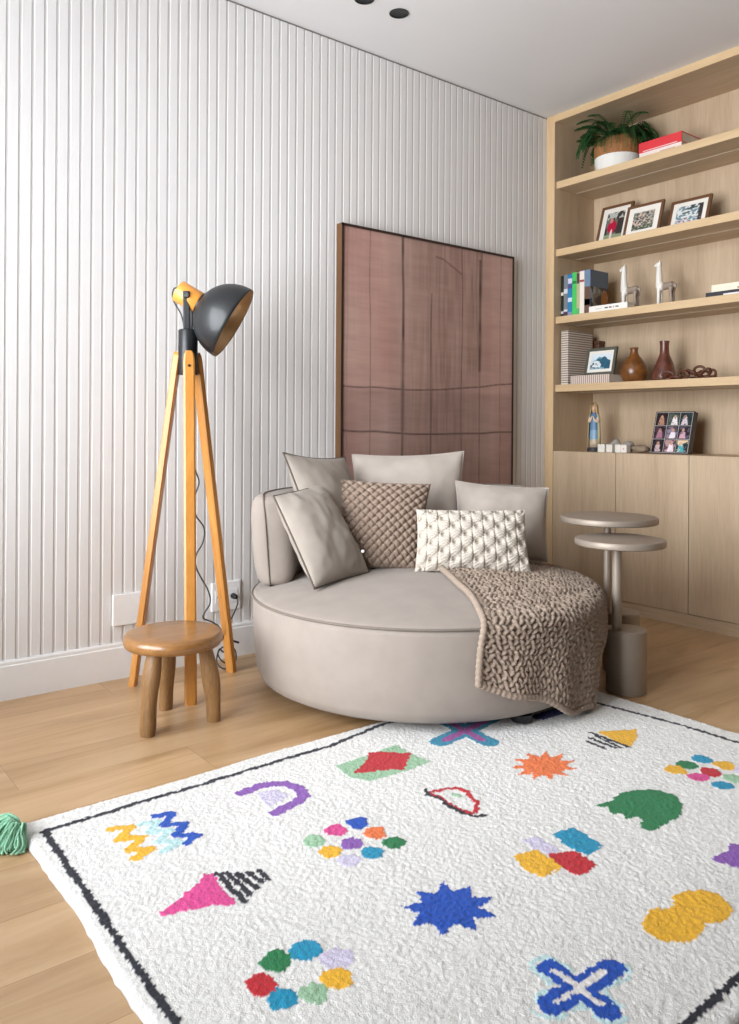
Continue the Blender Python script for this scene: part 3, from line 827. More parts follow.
# ------------------------------------------------------------------ chunky knitted throw over the right of the seat
def throw():
    # left and right borders in the unrolled plan of the seat (metres from its middle; beyond RS the cloth hangs)
    LB = [(.10, .035), (.045, -.015), (-.035, -.155), (-.105, -.285), (-.16, -.405), (-.228, -.515), (-.30, -.61), (-.357, -.704)]
    RB = [(.48, .0), (.565, -.09), (.585, -.20), (.545, -.33), (.46, -.465), (.40, -.585), (.33, -.73), (.25, -.91)]
    HEM = -.075
    la, ra = smooth_path([(a, b, 0) for a, b in LB], 12), smooth_path([(a, b, 0) for a, b in RB], 12)
    def at(path, v):
        f = v*(len(path)-1); i = min(int(f), len(path)-2); return path[i].lerp(path[i+1], f-i)
    nu, nv = 230, 330
    def surf(x, y, h):
        s = math.hypot(x, y); ph = math.atan2(y, x)
        rb = RS+.004+h; k = .05
        if s < RS-k: return cp(ph, s, seat_z(s)+.011+h), (s, ph)
        # rounded shoulder then straight down
        z0 = seat_z(RS-k)+.011
        L = k*1.35
        t = (s-(RS-k))
        if t < L:
            g = t/L*PI/2
            return cp(ph, RS-k+(k+.006+h*1)*math.sin(g), z0+h*math.cos(g)-.032*(1-math.cos(g))-.0*g), (s, ph)
        d = t-L
        return cp(ph, RS+.006+h+.006*math.sin(ph*23)*min(1, d/.15)**1.5, z0-.032-d), (s, ph)
    st = .0195
    rowh = .0160
    ROT = [(math.cos(t), math.sin(t)) for t in (.72, -.72)]
    def knit(a, b):
        r0 = math.floor(b/rowh); best = 0
        for r in (r0-1, r0, r0+1):
            off = .5*(r % 2)+.18*math.sin(r*2.3)
            i0 = math.floor(a/st+off)
            for i in (i0-1, i0, i0+1):
                j = (math.sin(i*12.9898+r*78.233)*43758.5453) % 1
                x = a-(i+.5-off)*st-.0025*(j-.5); y = b-(r+.5)*rowh-.004*(((j*7.3) % 1)-.5)
                c, s = ROT[(i+r+(1 if j > .85 else 0)) % 2]
                p, q = (x*c+y*s)/.0142, (-x*s+y*c)/.0074
                d = p*p+q*q
                if d < 1:
                    h = (.0105+.004*j)*(1-d)**.5
                    if h > best: best = h
        return best
    V = []
    for layer in (0, 1):
        for iu in range(nu):
            for iv in range(nv):
                u, v = iu/(nu-1), iv/(nv-1)
                l, r = at(la, v), at(ra, v)
                p = l.lerp(r, u)
                sag = HEM*math.sin(u*PI)*v*v
                y = p.y+sag-.012*math.sin(u*11)*v*v
                w = (r-l).length
                h = .003 if layer else .005+knit(u*max(w, .5), v*1.0)
                q, _ = surf(p.x, y, h)
                q.z = max(q.z, .030)
                V.append(q)
    F = grid_faces(nu, nv)+grid_faces(nu, nv, off=nu*nv, flip=True)
    o = nu*nv
    rim = [i*nv for i in range(nu)]+[(nu-1)*nv+j for j in range(1, nv)]+[i*nv+nv-1 for i in range(nu-2, -1, -1)]+[j for j in range(nv-2, 0, -1)]
    for a, b in zip(rim, rim[1:]+rim[:1]): F.append((a, b, o+b, o+a))
    t = empty('throw_blanket', (CX+.3, CY-.5, .03), 'chunky taupe knitted throw draped over the right side of the round armchair', 'blanket')
    put('knitted_cloth', fix_normals(mesh_from(V, F)), 'throw', t, smooth=True)
    # plaited border: a lumpy cord round three edges
    path = []
    for k in range(160):
        v = k/159; p = at(la, v); path.append(surf(p.x, p.y-.0, .010)[0])
    for k in range(1, 120):
        u = k/120; p = at(la, 1).lerp(at(ra, 1), u); path.append(surf(p.x, p.y+HEM*math.sin(u*PI)-.012*math.sin(u*11), .010)[0])
    for k in range(160):
        v = 1-k/159; p = at(ra, v); path.append(surf(p.x, p.y, .010)[0])
    P2 = []
    acc = 0
    fine = []
    for a, b in zip(path[:-1], path[1:]):
        m = max(1, int((b-a).length/.0025))
        for q in range(m): fine.append(a.lerp(b, q/m))
    rad = []
    for i, p in enumerate(fine):
        if i: acc += (p-fine[i-1]).length
        rad.append(.0085+.0032*abs(math.sin(acc*PI/.017)))
        p.z = max(p.z, .034)
    tube('plaited_border', fine, rad, 'throw', t, 8)
throw()

# ------------------------------------------------------------------ large painting
def painting():
    x0, x1, z0, z1 = -1.404, -.303, .50, 1.797
    t = empty('painting', ((x0+x1)/2, -.02, z0), 'large dusty-pink abstract painting in a thin wooden frame on the ribbed wall', 'painting')
    fw = .006
    for a, b in (((x0, -.002, z0), (x0+fw, -.040, z1)), ((x1-fw, -.002, z0), (x1, -.040, z1)), ((x0+fw, -.002, z1-fw), (x1-fw, -.040, z1)), ((x0+fw, -.002, z0), (x1-fw, -.040, z0+fw))):
        box('frame_side', a, b, 'frame_wood', t, .001)
    e = .011
    boxes('frame_front_edge', [((x0, -.040, z0), (x0+e, -.0425, z1)), ((x1-e, -.040, z0), (x1, -.0425, z1)), ((x0, -.040, z1-e), (x1, -.0425, z1)), ((x0, -.040, z0), (x1, -.0425, z0+e))], 'frame_edge', t)
    box('backing_board', (x0+fw, -.002, z0+fw), (x1-fw, -.033, z1-fw), 'frame_edge', t)
    L = np.array
    c_pink, c_rose, c_brown, c_dark = (L(lin(h)[:3]) for h in ('#c3a398', '#b48b81', '#7a6055', '#4a3532'))
    W, H = x1-x0-2*fw, z1-z0-2*fw
    def fn(u, v):
        X = x0+fw+u*W; Z = z0+fw+v*H
        n1 = vnoise(X, Z*.25, 9, 1); n2 = vnoise(X*.5, Z*3, 14, 2); n3 = vnoise(X*8, Z*.6, 12, 3); n4 = vnoise(X*1.2, Z*14, 14, 5)
        C = c_pink[None]*(1-n1[:, None])+c_rose[None]*n1[:, None]
        mid = np.clip(1-np.abs((X+.80)/.34), 0, 1)**.5*np.clip(.45+.6*n3, 0, 1)
        mid = np.maximum(mid*.75, ((X < -.53) & (X > -.63))*(.25+.6*n3)*np.clip((Z-.95)/.3, 0, 1))
        C = C*(1-mid[:, None])+c_brown[None]*mid[:, None]
        low = np.clip((1.10-Z)/.03, 0, 1)*.20
        C = C*(1-low[:, None])
        C = C*(.90+.12*n2+.10*n4+.06*n3)[:, None]
        def vline(xc, w, a, za=0, zb=9, wob=.010):
            d = np.abs(X-xc-(vnoise(Z, Z*0, 5, int(abs(xc)*100))-.5)*wob)
            k = np.clip(1.5-d/w, 0, 1)*a*(Z > za)*(Z < zb)*(.6+.6*vnoise(X*0+xc, Z, 16, 4))
            return np.clip(k, 0, 1)
        def hline(pts, w, a):
            zc = np.interp(X, [p[0] for p in pts], [p[1] for p in pts])
            d = np.abs(Z-zc-(vnoise(X, X*0, 9, 6)-.5)*.008)
            return np.clip(1.5-d/w, 0, 1)*a
        K = np.zeros(X.shape)
        for k in (vline(-1.243, .003, .55), vline(-1.052, .007, .85), vline(-1.052, .012, .5, .9, 1.3), vline(-.874, .005, .6, 0, 1.55), vline(-.673, .004, .55), vline(-.548, .008, .8, 1.19, 1.75), vline(-.548, .006, .4, 0, 1.2), vline(-.396, .003, .55), vline(-1.37, .003, .2),
                  hline([(-1.39, 1.094), (-1.04, 1.088), (-.784, 1.097), (-.31, 1.14)], .0035, .75), hline([(-1.39, .901), (-1.04, .886), (-.784, .883), (-.31, .892)], .004, .8),
                  hline([(-1.1, 1.76), (-.80, 1.72), (-.67, 1.66), (-.66, 1.2)], .005, .5)*(X > -.85)*(X < -.665)): K = np.maximum(K, k)
        return C*(1-K[:, None])+c_dark[None]*K[:, None]
    col_grid('canvas', (x0+fw, -.0365, z0+fw), (W, 0, 0), (0, 0, H), 300, 300, fn, 'canvas', t)
painting()

# ------------------------------------------------------------------ tripod floor lamp
def lamp():
    hx, hy = -2.209, -.235
    t = empty('floor_lamp', (hx, hy, 0), 'tripod floor lamp with honey wooden legs and a tilted charcoal dome shade', 'lamp')
    hub = lathe('hub', [(.005, 1.092), (.032, 1.092), (.034, 1.095), (.034, 1.247), (.032, 1.25), (.005, 1.25)], (hx, hy, 0), 'black', t, 40)
    feet = [(-2.352, -.112), (-2.277, -.415), (-1.999, -.178)]
    for i, (fx, fy) in enumerate(feet):
        d = Vector((fx-hx, fy-hy, 0)).normalized()
        top = Vector((hx, hy, 0))+d*.036; top.z = 1.172
        foot = Vector((fx, fy, .0))
        s = d.cross(Vector((0, 0, 1)))
        # solid batten cut level at the floor, its top rounded
        ax = (top-foot).normalized(); q = s.cross(ax).normalized()
        w, dp = .0195, .0125
        prof = [(0, 1.0), (.012, 1), (.5, 1), (.97, 1), (.99, .86), (1.0, .55)]
        V, F = [], []
        for f, k in prof:
            for a, b in ((-1, -.7), (-.7, -1), (.7, -1), (1, -.7), (1, .7), (.7, 1), (-.7, 1), (-1, .7)):
                p = foot.lerp(top, f)+s*(a*w*(k if f > .5 else .92 if f == 0 else 1))+q*(b*dp)
                if f == 0: p.z = 0
                V.append(p)
        F = grid_faces(len(prof), 8, closed_m=True)+[tuple(range(8)), tuple(range(40, 48))]
        lg = put('leg', fix_normals(mesh_from(V, F)), 'pine', t)
        # bracket and screw that hold the leg at the hub
        m = Vector((hx, hy, 0))+d*.026
        bm = bmesh.new(); add_box(bm, (-.010, -.006, -.022), (.010, .012, .040), .002)
        ang = math.atan2(d.y, d.x)-PI/2
        bm.transform(Matrix.Translation((m.x, m.y, 1.12)) @ Matrix.Rotation(ang, 4, 'Z'))
        put('bracket', bm_mesh(bm), 'black', hub)
        sp = foot.lerp(top, .955)+q*(-dp if q.dot(d) < 0 else dp)
        bm = bmesh.new(); bmesh.ops.create_cone(bm, cap_ends=True, segments=14, radius1=.0055, radius2=.0045, depth=.004)
        bm.transform(Matrix.Translation(sp) @ Vector((0, 0, 1)).rotation_difference(d).to_matrix().to_4x4())
        put('screw', bm_mesh(bm), 'black', lg)
    # dome shade
    ax = Vector((.704, -.504, -.500)).normalized()       # points out of the opening
    rim = Vector((-2.091, -.346, 1.272)); R, D = .134, .138
    e1 = ax.orthogonal().normalized(); e2 = ax.cross(e1)
    def dome(name, off, mat, flip, par):
        V = []; nn = 56; rows = 22
        for i in range(rows):
            g = i/(rows-1)*PI/2*.985
            r = (R-off)*math.cos(g)**.92; d = (D-off)*math.sin(g)
            for k in range(nn):
                a = 2*PI*k/nn
                V.append(rim-ax*d+e1*(r*math.cos(a))+e2*(r*math.sin(a)))
        F = grid_faces(rows, nn, closed_m=True, flip=flip); F.append(tuple((rows-1)*nn+k for k in range(nn)))
        if not flip:
            # rolled lip
            o = len(V)
            for k in range(nn):
                a = 2*PI*k/nn; V.append(rim+ax*.0015+e1*((R-.0015)*math.cos(a))+e2*((R-.0015)*math.sin(a)))
            for k in range(nn):
                a = 2*PI*k/nn; V.append(rim+e1*((R-.003)*math.cos(a))+e2*((R-.003)*math.sin(a)))
            F += [(k, (k+1) % nn, o+(k+1) % nn, o+k) for k in range(nn)]
            F += [(o+k, o+(k+1) % nn, o+nn+(k+1) % nn, o+nn+k) for k in range(nn)]
        return put(name, fix_normals(mesh_from(V, F)), mat, par, smooth=True)
    sh = dome('lamp_shade', 0, 'shade_out', False, t)
    inn = dome('shade_lining', .003, 'shade_in', True, sh); inn['label'] = 'gold inside of the shade'
    c0 = rim-ax*(D-.004)
    def disc_tube(name, a, b, r, mat, par, seg=32):
        v, f = tube_geo([a, a+(b-a)*.04, a+(b-a)*.96, b], [r*.93, r, r, r*.93], seg)
        o = put(name, fix_normals(mesh_from(v, f)), mat, par, smooth=True); sharp(o, 50); return o
    disc_tube('shade_collar', c0+ax*.012, c0-ax*.004, .041, 'black', t)
    n1 = c0-ax*.004; n2 = c0-ax*.088
    disc_tube('lamp_neck', n1, n2, .039, 'pine_neck', t)
    lb = c0+ax*.03
    disc_tube('bulb_socket', c0+ax*.0, c0+ax*.05, .018, 'black', sh)
    bm = bmesh.new(); bmesh.ops.create_uvsphere(bm, u_segments=20, v_segments=14, radius=.028); bm.transform(Matrix.Translation(c0+ax*.075))
    put('bulb', bm_mesh(bm), 'ceramic', sh, smooth=True)
    # yoke: two flat bars from the hub to the neck pivot
    piv = (n1+n2)/2
    side = ax.cross(Vector((0, 0, 1))).normalized()
    for sg in (1, -1):
        top = piv+side*(sg*.043)+Vector((0, 0, .014)); bot = Vector((hx, hy, 1.249))+side*(sg*.026)
        beam('yoke_bar', bot, top, .024, .005, 'black', t, side=side.cross(Vector((0, 0, 1))))
        bm = bmesh.new(); bmesh.ops.create_cone(bm, cap_ends=True, segments=20, radius1=.011, radius2=.009, depth=.008)
        bm.transform(Matrix.Translation(piv+side*(sg*.048)) @ Vector((0, 0, 1)).rotation_difference(side*sg).to_matrix().to_4x4())
        put('pivot_knob', bm_mesh(bm), 'black', t)
    # cable: from the neck into the hub, then down behind the front leg to the wall socket
    p1 = smooth_path([n2+Vector((0, 0, .01)), n2-ax*.018+Vector((0, 0, -.004)), n2-ax*.02+Vector((0, 0, -.04)), Vector((hx-.022, hy+.008, 1.30)), Vector((hx-.012, hy+.005, 1.249))], 8)
    p2 = smooth_path([(hx, hy, 1.093), (hx+.01, hy+.01, .95), (-2.17, -.20, .79), (-2.160, -.2, .752), (-2.147, -.2, .709), (-2.166, -.2, .649), (-2.158, -.2, .594), (-2.126, -.2, .546), (-2.130, -.2, .495), (-2.157, -.2, .447), (-2.152, -.2, .397), (-2.109, -.2, .32), (-2.1, -.2, .272), (-2.128, -.2, .225), (-2.092, -.2, .202), (-2.059, -.2, .175),
                      (-2.03, -.17, .12), (-2.00, -.13, .072), (-1.97, -.10, .082), (-1.985, -.09, .05), (-2.015, -.11, .07), (-2.035, -.13, .03), (-2.02, -.15, .008), (-1.985, -.145, .006), (-1.965, -.12, .03), (-1.99, -.10, .072), (-2.015, -.10, .050), (-2.0, -.12, .02), (-1.955, -.12, .012), (-1.935, -.09, .045), (-1.955, -.06, .085),
                      (-1.955, -.055, .12), (-1.944, -.06, .154), (-1.920, -.055, .19), (-1.904, -.05, .222), (-1.905, -.04, .240), (-1.907, -.028, .242)], 7)
    tubes('power_cable', [(p1, .0026), (p2, .0028)], 'cord', t, 7)
    v, f = tube_geo(smooth_path([(-1.985, -.10, .09), (-1.95, -.075, .086), (-1.91, -.07, .070)], 6), .0042, 8)
    put('cable_tie_end', fix_normals(mesh_from(v, f)), 'cord', t, smooth=True)
    v, f = tube_geo([(-1.907, -.013, .243), (-1.907, -.018, .243), (-1.907, -.040, .243), (-1.907, -.046, .243)], [.010, .0115, .009, .005], 16)
    put('plug', fix_normals(mesh_from(v, f)), 'black', t, smooth=True)
lamp()

# ------------------------------------------------------------------ little three-legged stool
def stool():
    sx, sy, zt, th, R = -2.397, -.546, .285, .042, .150
    t = empty('stool', (sx, sy, 0), 'low round brown wooden stool with three rustic tapered legs in front of the lamp', 'stool')
    zb = zt-th
    prof = [(.004, zb), (R*.86, zb), (R*.95, zb+.004), (R*.99, zb+.013), (R, zb+.022), (R*.985, zb+.032), (R*.955, zt-.003), (R*.90, zt), (R*.5, zt-.001), (.004, zt-.001)]
    lathe('seat', prof, (sx, sy, 0), 'stoolseat', t, 72, wob=lambda a, z: .010*math.sin(2*a+.6)+.006*math.sin(3*a))
    for fx, fy in ((-2.494, -.584), (-2.284, -.592), (-2.360, -.405)):
        d = Vector((fx-sx, fy-sy, 0))
        a = Vector((fx, fy, 0)); b = Vector((sx, sy, 0))+d*.74; b.z = zb+.004
        V = []; n = 20; rows = 16
        for i in range(rows):
            f = i/(rows-1)
            c = a.lerp(b, f)+d.normalized()*(.007*math.sin(f*PI))
            r = .0212+.0045*math.sin(min(1, f*1.05)*PI*.9)+.002*math.sin(f*9+fx*7)
            if f < .04: r *= .93
            for k in range(n):
                g = 2*PI*k/n
                rr = r*(1+.05*math.sin(3*g+fx*20)+.03*mnoise.noise((g, f*5, fx)))
                V.append(c+Vector((rr*math.cos(g), rr*math.sin(g), 0)))
        F = grid_faces(rows, n, closed_m=True)+[tuple(range(n)), tuple((rows-1)*n+k for k in range(n))]
        o = put('leg', fix_normals(mesh_from(V, F)), 'stoolleg', t, smooth=True); sharp(o, 50)
stool()

# ------------------------------------------------------------------ pair of metal side tables
def table(cx, cy, rb, hb, tx, ty, R, zt, th, sx, sy, rs, label):
    t = empty('side_table', (cx, cy, 0), label, 'side table', 'round metal side tables')
    lathe('base', [(.003, 0), (rb-.002, 0), (rb, .002), (rb, hb-.004), (rb-.004, hb), (.003, hb)], (cx, cy, 0), 'steel', t, 56)
    lathe('stem', [(.003, hb), (rs, hb), (rs, zt-th), (.003, zt-th)], (sx, sy, 0), 'steel', t, 24)
    lathe('top', [(.003, zt-th), (R-.006, zt-th), (R-.001, zt-th+.003), (R, zt-th+.007), (R, zt-.006), (R-.003, zt-.001), (R-.007, zt), (.003, zt)], (tx, ty, 0), 'steel', t, 72)
table(-1.012, -1.200, .068, .218, -1.036, -1.188, .153, .532, .024, -1.050, -1.186, .0165, 'lower champagne metal side table with a round top and heavy drum foot, nearer the camera')
table(-.815, -1.043, .068, .222, -.853, -1.013, .180, .582, .024, -.857, -1.010, .0135, 'taller champagne metal side table, its round top overlapping behind the lower one')

# ------------------------------------------------------------------ things on the shelves
S1, S2, S3, S4 = SH; S5 = .792
cmats = {}
def cm(h, rough=.5):
    if h not in cmats: cmats[h] = plain('cover '+h, h, rough, var=.03)
    return cmats[h]

# top shelf: plant in a two-tone basket pot
def plant():
    px, py = .165, -.335
    t = empty('potted_fern', (px, py, S1), 'bushy dark green fern in a white and brown basket pot on the top shelf', 'potted plant')
    def wob(a, z): return .014*math.sin(a*34)*math.cos(z*150)
    lathe('basket_base', [(.003, .0), (.095, 0), (.104, .01), (.110, .03), (.115, .06), (.117, .082), (.003, .082)], (px, py, S1), 'potwhite', t, 96, wob=wob)
    lathe('basket_rim', [(.09, .082), (.117, .082), (.120, .125), (.119, .165), (.116, .176), (.110, .178), (.106, .172), (.104, .15), (.09, .14)], (px, py, S1), 'potbrown', t, 96, wob=wob)
    lathe('soil', [(.003, .135), (.105, .135), (.105, .152), (.003, .158)], (px, py, S1), 'soil', t, 24)
    random.seed(11)
    V, F = [], []
    def blade(path, w):
        o = len(V); n = len(path)
        for i, p in enumerate(path):
            f = i/(n-1)
            tt = (path[min(i+1, n-1)]-path[max(i-1, 0)]).normalized()
            s = tt.cross(Vector((0, 0, 1)))
            if s.length < 1e-4: s = Vector((1, 0, 0))
            s.normalize(); up = s.cross(tt)
            ww = w*(math.sin(PI*min(1, .12+f*.88))**.7)
            V.append(p-s*ww); V.append(p+up*ww*.25); V.append(p+s*ww)
        for i in range(n-1):
            a = o+3*i
            F.append((a, a+1, a+4, a+3)); F.append((a+1, a+2, a+5, a+4))
    for k in range(80):
        az = random.uniform(0, 2*PI)
        L = random.uniform(.10, .21)
        lift = random.uniform(.30, 1.15); spiky = random.random() < .35
        c, s = math.cos(az), math.sin(az)
        p0 = Vector((px+.05*c*random.random(), py+.05*s*random.random(), S1+.15))
        # stay inside the open compartment
        reach = L
        if c > 0: reach = min(L, (.345-px-.02)/max(c, .05)*1.0)
        if s > 0: reach = min(reach, (py*-1-ST-.015)/max(s, .05))
        hgt = L*lift*.62
        zz = min(hgt, .19)
        rach = [p0, p0+Vector((c*reach*.25, s*reach*.25, zz*.7)), p0+Vector((c*reach*.6, s*reach*.6, zz*.92)), p0+Vector((c*reach*.88, s*reach*.88, zz*.35)), p0+Vector((c*reach, s*reach, (zz*.35-random.uniform(.02, .10)) if not spiky else zz*.75))]
        if spiky: rach[3].z = p0.z+zz*.85
        path = smooth_path(rach, 7)
        for q in path:
            if q.x > .018: q.z = max(q.z, S1+.006)
        blade(path, .0032)
        # leaflets along both sides
        for i in range(3, len(path)-1):
            tt = (path[i+1]-path[i-1]).normalized(); sd = tt.cross(Vector((0, 0, 1)))
            if sd.length < 1e-3: continue
            sd.normalize(); ll = .034*math.sin(PI*(.15+.8*i/len(path)))
            for sg in (1, -1):
                e = path[i]+(sd*sg*.9+tt*.6).normalized()*ll+Vector((0, 0, -ll*.3))
                e.x = min(e.x, .344); e.y = min(e.y, -ST-.004)
                if e.x > .018: e.z = max(e.z, S1+.004)
                m = path[i].lerp(e, .5)+Vector((0, 0, .002))
                blade([path[i], m, e], .0042)
    put('foliage', mesh_from(V, F), 'leaf', t)
plant()

def flat_book(name, x0, x1, y0, y1, z0, z1, cover, label, cat='book', group=None, rot=0, pages='pages', spine='X0', marks=()):
    """closed book lying flat: spine towards x0 (the room); marks = spine print boxes (y0,y1 fraction, z0,z1 fraction, colour)"""
    t = empty(name, ((x0+x1)/2, (y0+y1)/2, z0), label, cat, group)
    b = .0028
    boxes('cover', [((x0, y0, z0), (x1, y1, z0+b)), ((x0, y0, z1-b), (x1, y1, z1)), ((x0, y0, z0+b), (x0+b, y1, z1-b))], cm(cover), t)
    box('pages', (x0+b, y0-.003 if y0 > y1 else y0+.003, z0+b), (x1-.004, y1+.003 if y0 > y1 else y1-.003, z1-b), pages, t)
    for (a, c, d, e, h) in marks:
        o = box('spine_print', (x0-.0006, y0+(y1-y0)*a, z0+(z1-z0)*d), (x0+.001, y0+(y1-y0)*c, z0+(z1-z0)*e), cm(h), t)
    if rot: t.rotation_euler.z = rot
    return t
flat_book('book', .10, .30, -.505, -.735, S1, S1+.050, '#e9d9d2', 'pale pink-white book lying under the red book on the top shelf', group='books on the top shelf', marks=((.12, .45, .35, .62, '#c9575a'), (.5, .85, .3, .7, '#b98b86')))
flat_book('book', .10, .30, -.503, -.736, S1+.0505, S1+.101, '#d8343c', 'thick red book lying on top of the pale one on the top shelf', group='books on the top shelf', marks=((.1, .9, .08, .14, '#f0e4e0'),))

# framed photographs
def leaning_frame(name, cx, y_mid, zb, w, h, lean, yaw, fw, fm, label, fn, mat_w, group, depth=.014, ease=True):
    """bottom front edge centre at (cx, y_mid, zb); faces the room (-X), turned by yaw about Z"""
    t = empty(name, (cx, y_mid, zb), label, 'picture frame', group)
    Rm = Matrix.Translation((cx, y_mid, zb)) @ Matrix.Rotation(yaw, 4, 'Z') @ Matrix.Rotation(lean, 4, 'Y')
    def lb(nm, lst, mt, par, bev=0):
        bm = bmesh.new()
        for a, b in lst: add_box(bm, a, b, bev)
        bm.transform(Rm); return put(nm, bm_mesh(bm), mt, par)
    z0 = depth*math.sin(lean)
    # local: x = depth (0 front), y = width (+ is left seen from the room), z = up
    hw = w/2
    lb('moulding', [((0, -hw, 0), (depth, hw, fw)), ((0, -hw, h-fw), (depth, hw, h)), ((0, -hw, fw), (depth, -hw+fw, h-fw)), ((0, hw-fw, fw), (depth, hw, h-fw))], fm, t, .002)
    lb('mat_board', [((.005, -hw+fw, fw), (.008, hw-fw, h-fw))], 'mat_board', t)
    lb('backing', [((.0085, -hw+fw*.5, fw*.5), (depth+.001, hw-fw*.5, h-fw*.5))], 'frame_edge', t)
    pw, ph = w-2*fw-2*mat_w, h-2*fw-2*mat_w
    p00 = Rm @ Vector((.0042, pw/2, fw+mat_w)); du = (Rm @ Vector((.0042, -pw/2, fw+mat_w)))-p00; dv = (Rm @ Vector((.0042, pw/2, fw+mat_w+ph)))-p00
    col_grid('photo_print', p00, du, dv, 46, 40, fn, 'print', t)
    if ease:
        a = Rm @ Vector((depth+.001, 0, h*.72)); b = Vector((a.x+math.sin(lean)*h*.75+.02, a.y, zb+.002))
        beam('easel_leg', b, a, .03, .003, fm, t, side=(0, 1, 0))
    return t
A3 = lambda h: np.array(lin(h)[:3])
def mixc(C, mask, h): C[mask] = A3(h); return C
def ph_flower(u, v):
    C = np.ones((len(u), 3))*A3('#6f6f68'); n = vnoise(u, v, 9, 1)
    mixc(C, n > .55, '#2f3a35'); mixc(C, v < .22, '#93a07e'); mixc(C, (u > .66) & (v > .2), '#3b3432'); mixc(C, (v > .75) & (n < .5), '#b9bbb6')
    mixc(C, np.hypot((u-.38)/.26, (v-.48)/.22) < 1, '#b3143f'); mixc(C, np.hypot((u-.30)/.10, (v-.72)/.1) < 1, '#c98a7d'); mixc(C, np.hypot((u-.38)/.06, (v-.2)/.2) < 1, '#e6d6d2')
    return C
def ph_group(u, v):
    C = np.ones((len(u), 3))*A3('#a9a49a'); n = vnoise(u, v, 12, 3); m = vnoise(u, v, 16, 5)
    mixc(C, n > .6, '#33373a'); mixc(C, (m > .66), '#d6b9a8'); mixc(C, (n < .28), '#5b6258'); mixc(C, (v < .25) & (m > .45), '#4d5b3e')
    return C
def ph_blue(u, v):
    C = np.ones((len(u), 3))*A3('#dfe1df'); n = vnoise(u, v, 10, 8); m = vnoise(u, v, 13, 2)
    mixc(C, (n > .52) & (v > .45), '#3a4a4c'); mixc(C, (m > .62), '#6f8f9c'); mixc(C, u > .86, '#3a3438'); mixc(C, (v < .35) & (m < .3), '#9a6f86')
    return C
def ph_wave(u, v):
    C = A3('#b9d3e4')*(1-v[:, None])+A3('#dfe9ef')*v[:, None]
    top = .25+.55*np.sin(np.clip(u*.95, 0, 1)*PI*.95)**.7+.04*np.sin(u*20)
    mixc(C, v < top, '#2c6078'); mixc(C, (v < top) & (v > top-.12) & (u < .55), '#5f96ac'); mixc(C, np.hypot((u-.28)/.26, (v-.26)/.30) < 1, '#dfe8ec'); mixc(C, (v < .12) & (u < .7), '#8fb3c2')
    mixc(C, (vnoise(u, v, 14, 3) > .72) & (v < top-.1), '#1d465c')
    return C
PF = 'photo frames on the second shelf'
leaning_frame('picture_frame', .185, -.272, S2, .196, .252, .30, 0.0, .015, 'brownframe', 'tallest brown photo frame of a red flower, first from the left and partly covered', ph_flower, .028, PF)
leaning_frame('picture_frame', .105, -.505, S2, .208, .188, .30, 0.0, .014, 'brownframe', 'middle brown photo frame, overlapping the flower picture, with a wide white mat', ph_group, .030, PF)
leaning_frame('picture_frame', .150, -.728, S2, .212, .174, .32, 0.0, .015, 'brownframe', 'brown photo frame standing alone at the right of the second shelf', ph_blue, .022, PF)

# third shelf: standing books
def book(x0, x1, ya, yb, z0, h, cover, label, bands=(), face=None):
    """upright book, spine towards the room at x0, between ya (left) and yb (right)"""
    t = empty('book', ((x0+x1)/2, (ya+yb)/2, z0), label, 'book', 'upright books on the third shelf')
    b = .0024
    boxes('cover', [((x0, ya, z0), (x1, ya-b, z0+h)), ((x0, yb+b, z0), (x1, yb, z0+h)), ((x0, ya-b, z0), (x0+b, yb+b, z0+h))], cm(cover, .35), t)
    box('pages', (x0+b, ya-b, z0+.003), (x1-.004, yb+b, z0+h-.004), 'pages', t)
    for a, c, hx in bands:
        box('spine_print', (x0-.0006, ya-.0008, z0+h*a), (x0+.001, yb+.0008, z0+h*c), cm(hx, .35), t)
    if face:
        col_grid('cover_picture', (x0+.001, yb-.0006, z0+.002), (x1-x0-.002, 0, 0), (0, 0, h-.004), 40, 50, face, 'print', t)
    return t
bx = .05
book(bx, .21, -.062, -.080, S3, .222, '#22281f', 'black and dark green book, first on the left of the upright row', ((.52, .60, '#dcd8c8'), (.08, .14, '#cfc6cf'), (.0, .05, '#3a2630')))
book(bx, .21, -.081, -.107, S3, .226, '#79808a', 'grey book with a white label, second in the upright row', ((.55, .66, '#d6d6e0'), (.0, .12, '#4a3a4c'), (.12, .17, '#d8d0d6')))
book(bx, .21, -.108, -.136, S3, .224, '#2f7fae', 'blue book with white patches, beside the bright green one', ((.78, .90, '#d9d4ea'), (.66, .76, '#5b4f86'), (.34, .44, '#cfe0f2'), (.0, .10, '#8d93b4')))
book(bx, .21, -.137, -.164, S3, .230, '#4cc763', 'bright green book in the upright row', ((.74, .80, '#26803a'), (.0, .02, '#dfeadf')))
book(bx, .21, -.165, -.184, S3, .226, '#b9b88c', 'thin olive and maroon book between the green and the white one', ((.74, .985, '#5d4048'), (.0, .16, '#58b86c')))
book(bx, .21, -.185, -.214, S3, .230, '#eee3d8', 'white-spined book beside the big blue-grey one', ((.75, .80, '#a04848'), (.98, 1.0, '#e8dce8'), (.0, .03, '#c8a890')))
def ph_cover(u, v):
    C = np.ones((len(u), 3))*A3('#4d5f72'); n = vnoise(u, v, 5, 4); m = vnoise(u, v, 8, 7)
    low = v < .62
    C[low] = A3('#332b26'); mixc(C, low & (n > .58), '#6e655a'); mixc(C, np.hypot((u-.80)/.2, (v-.36)/.22) < 1, '#9a5c22'); mixc(C, low & (u < .15), '#241f1f'); mixc(C, low & (m > .75), '#8a8f8c')
    return C
book(bx, .205, -.215, -.252, S3, .232, '#7086a0', 'biggest upright book, blue-grey with a dark picture on its cover', ((.0, .62, '#6a5044'), (.2, .34, '#c98d6c')), ph_cover)
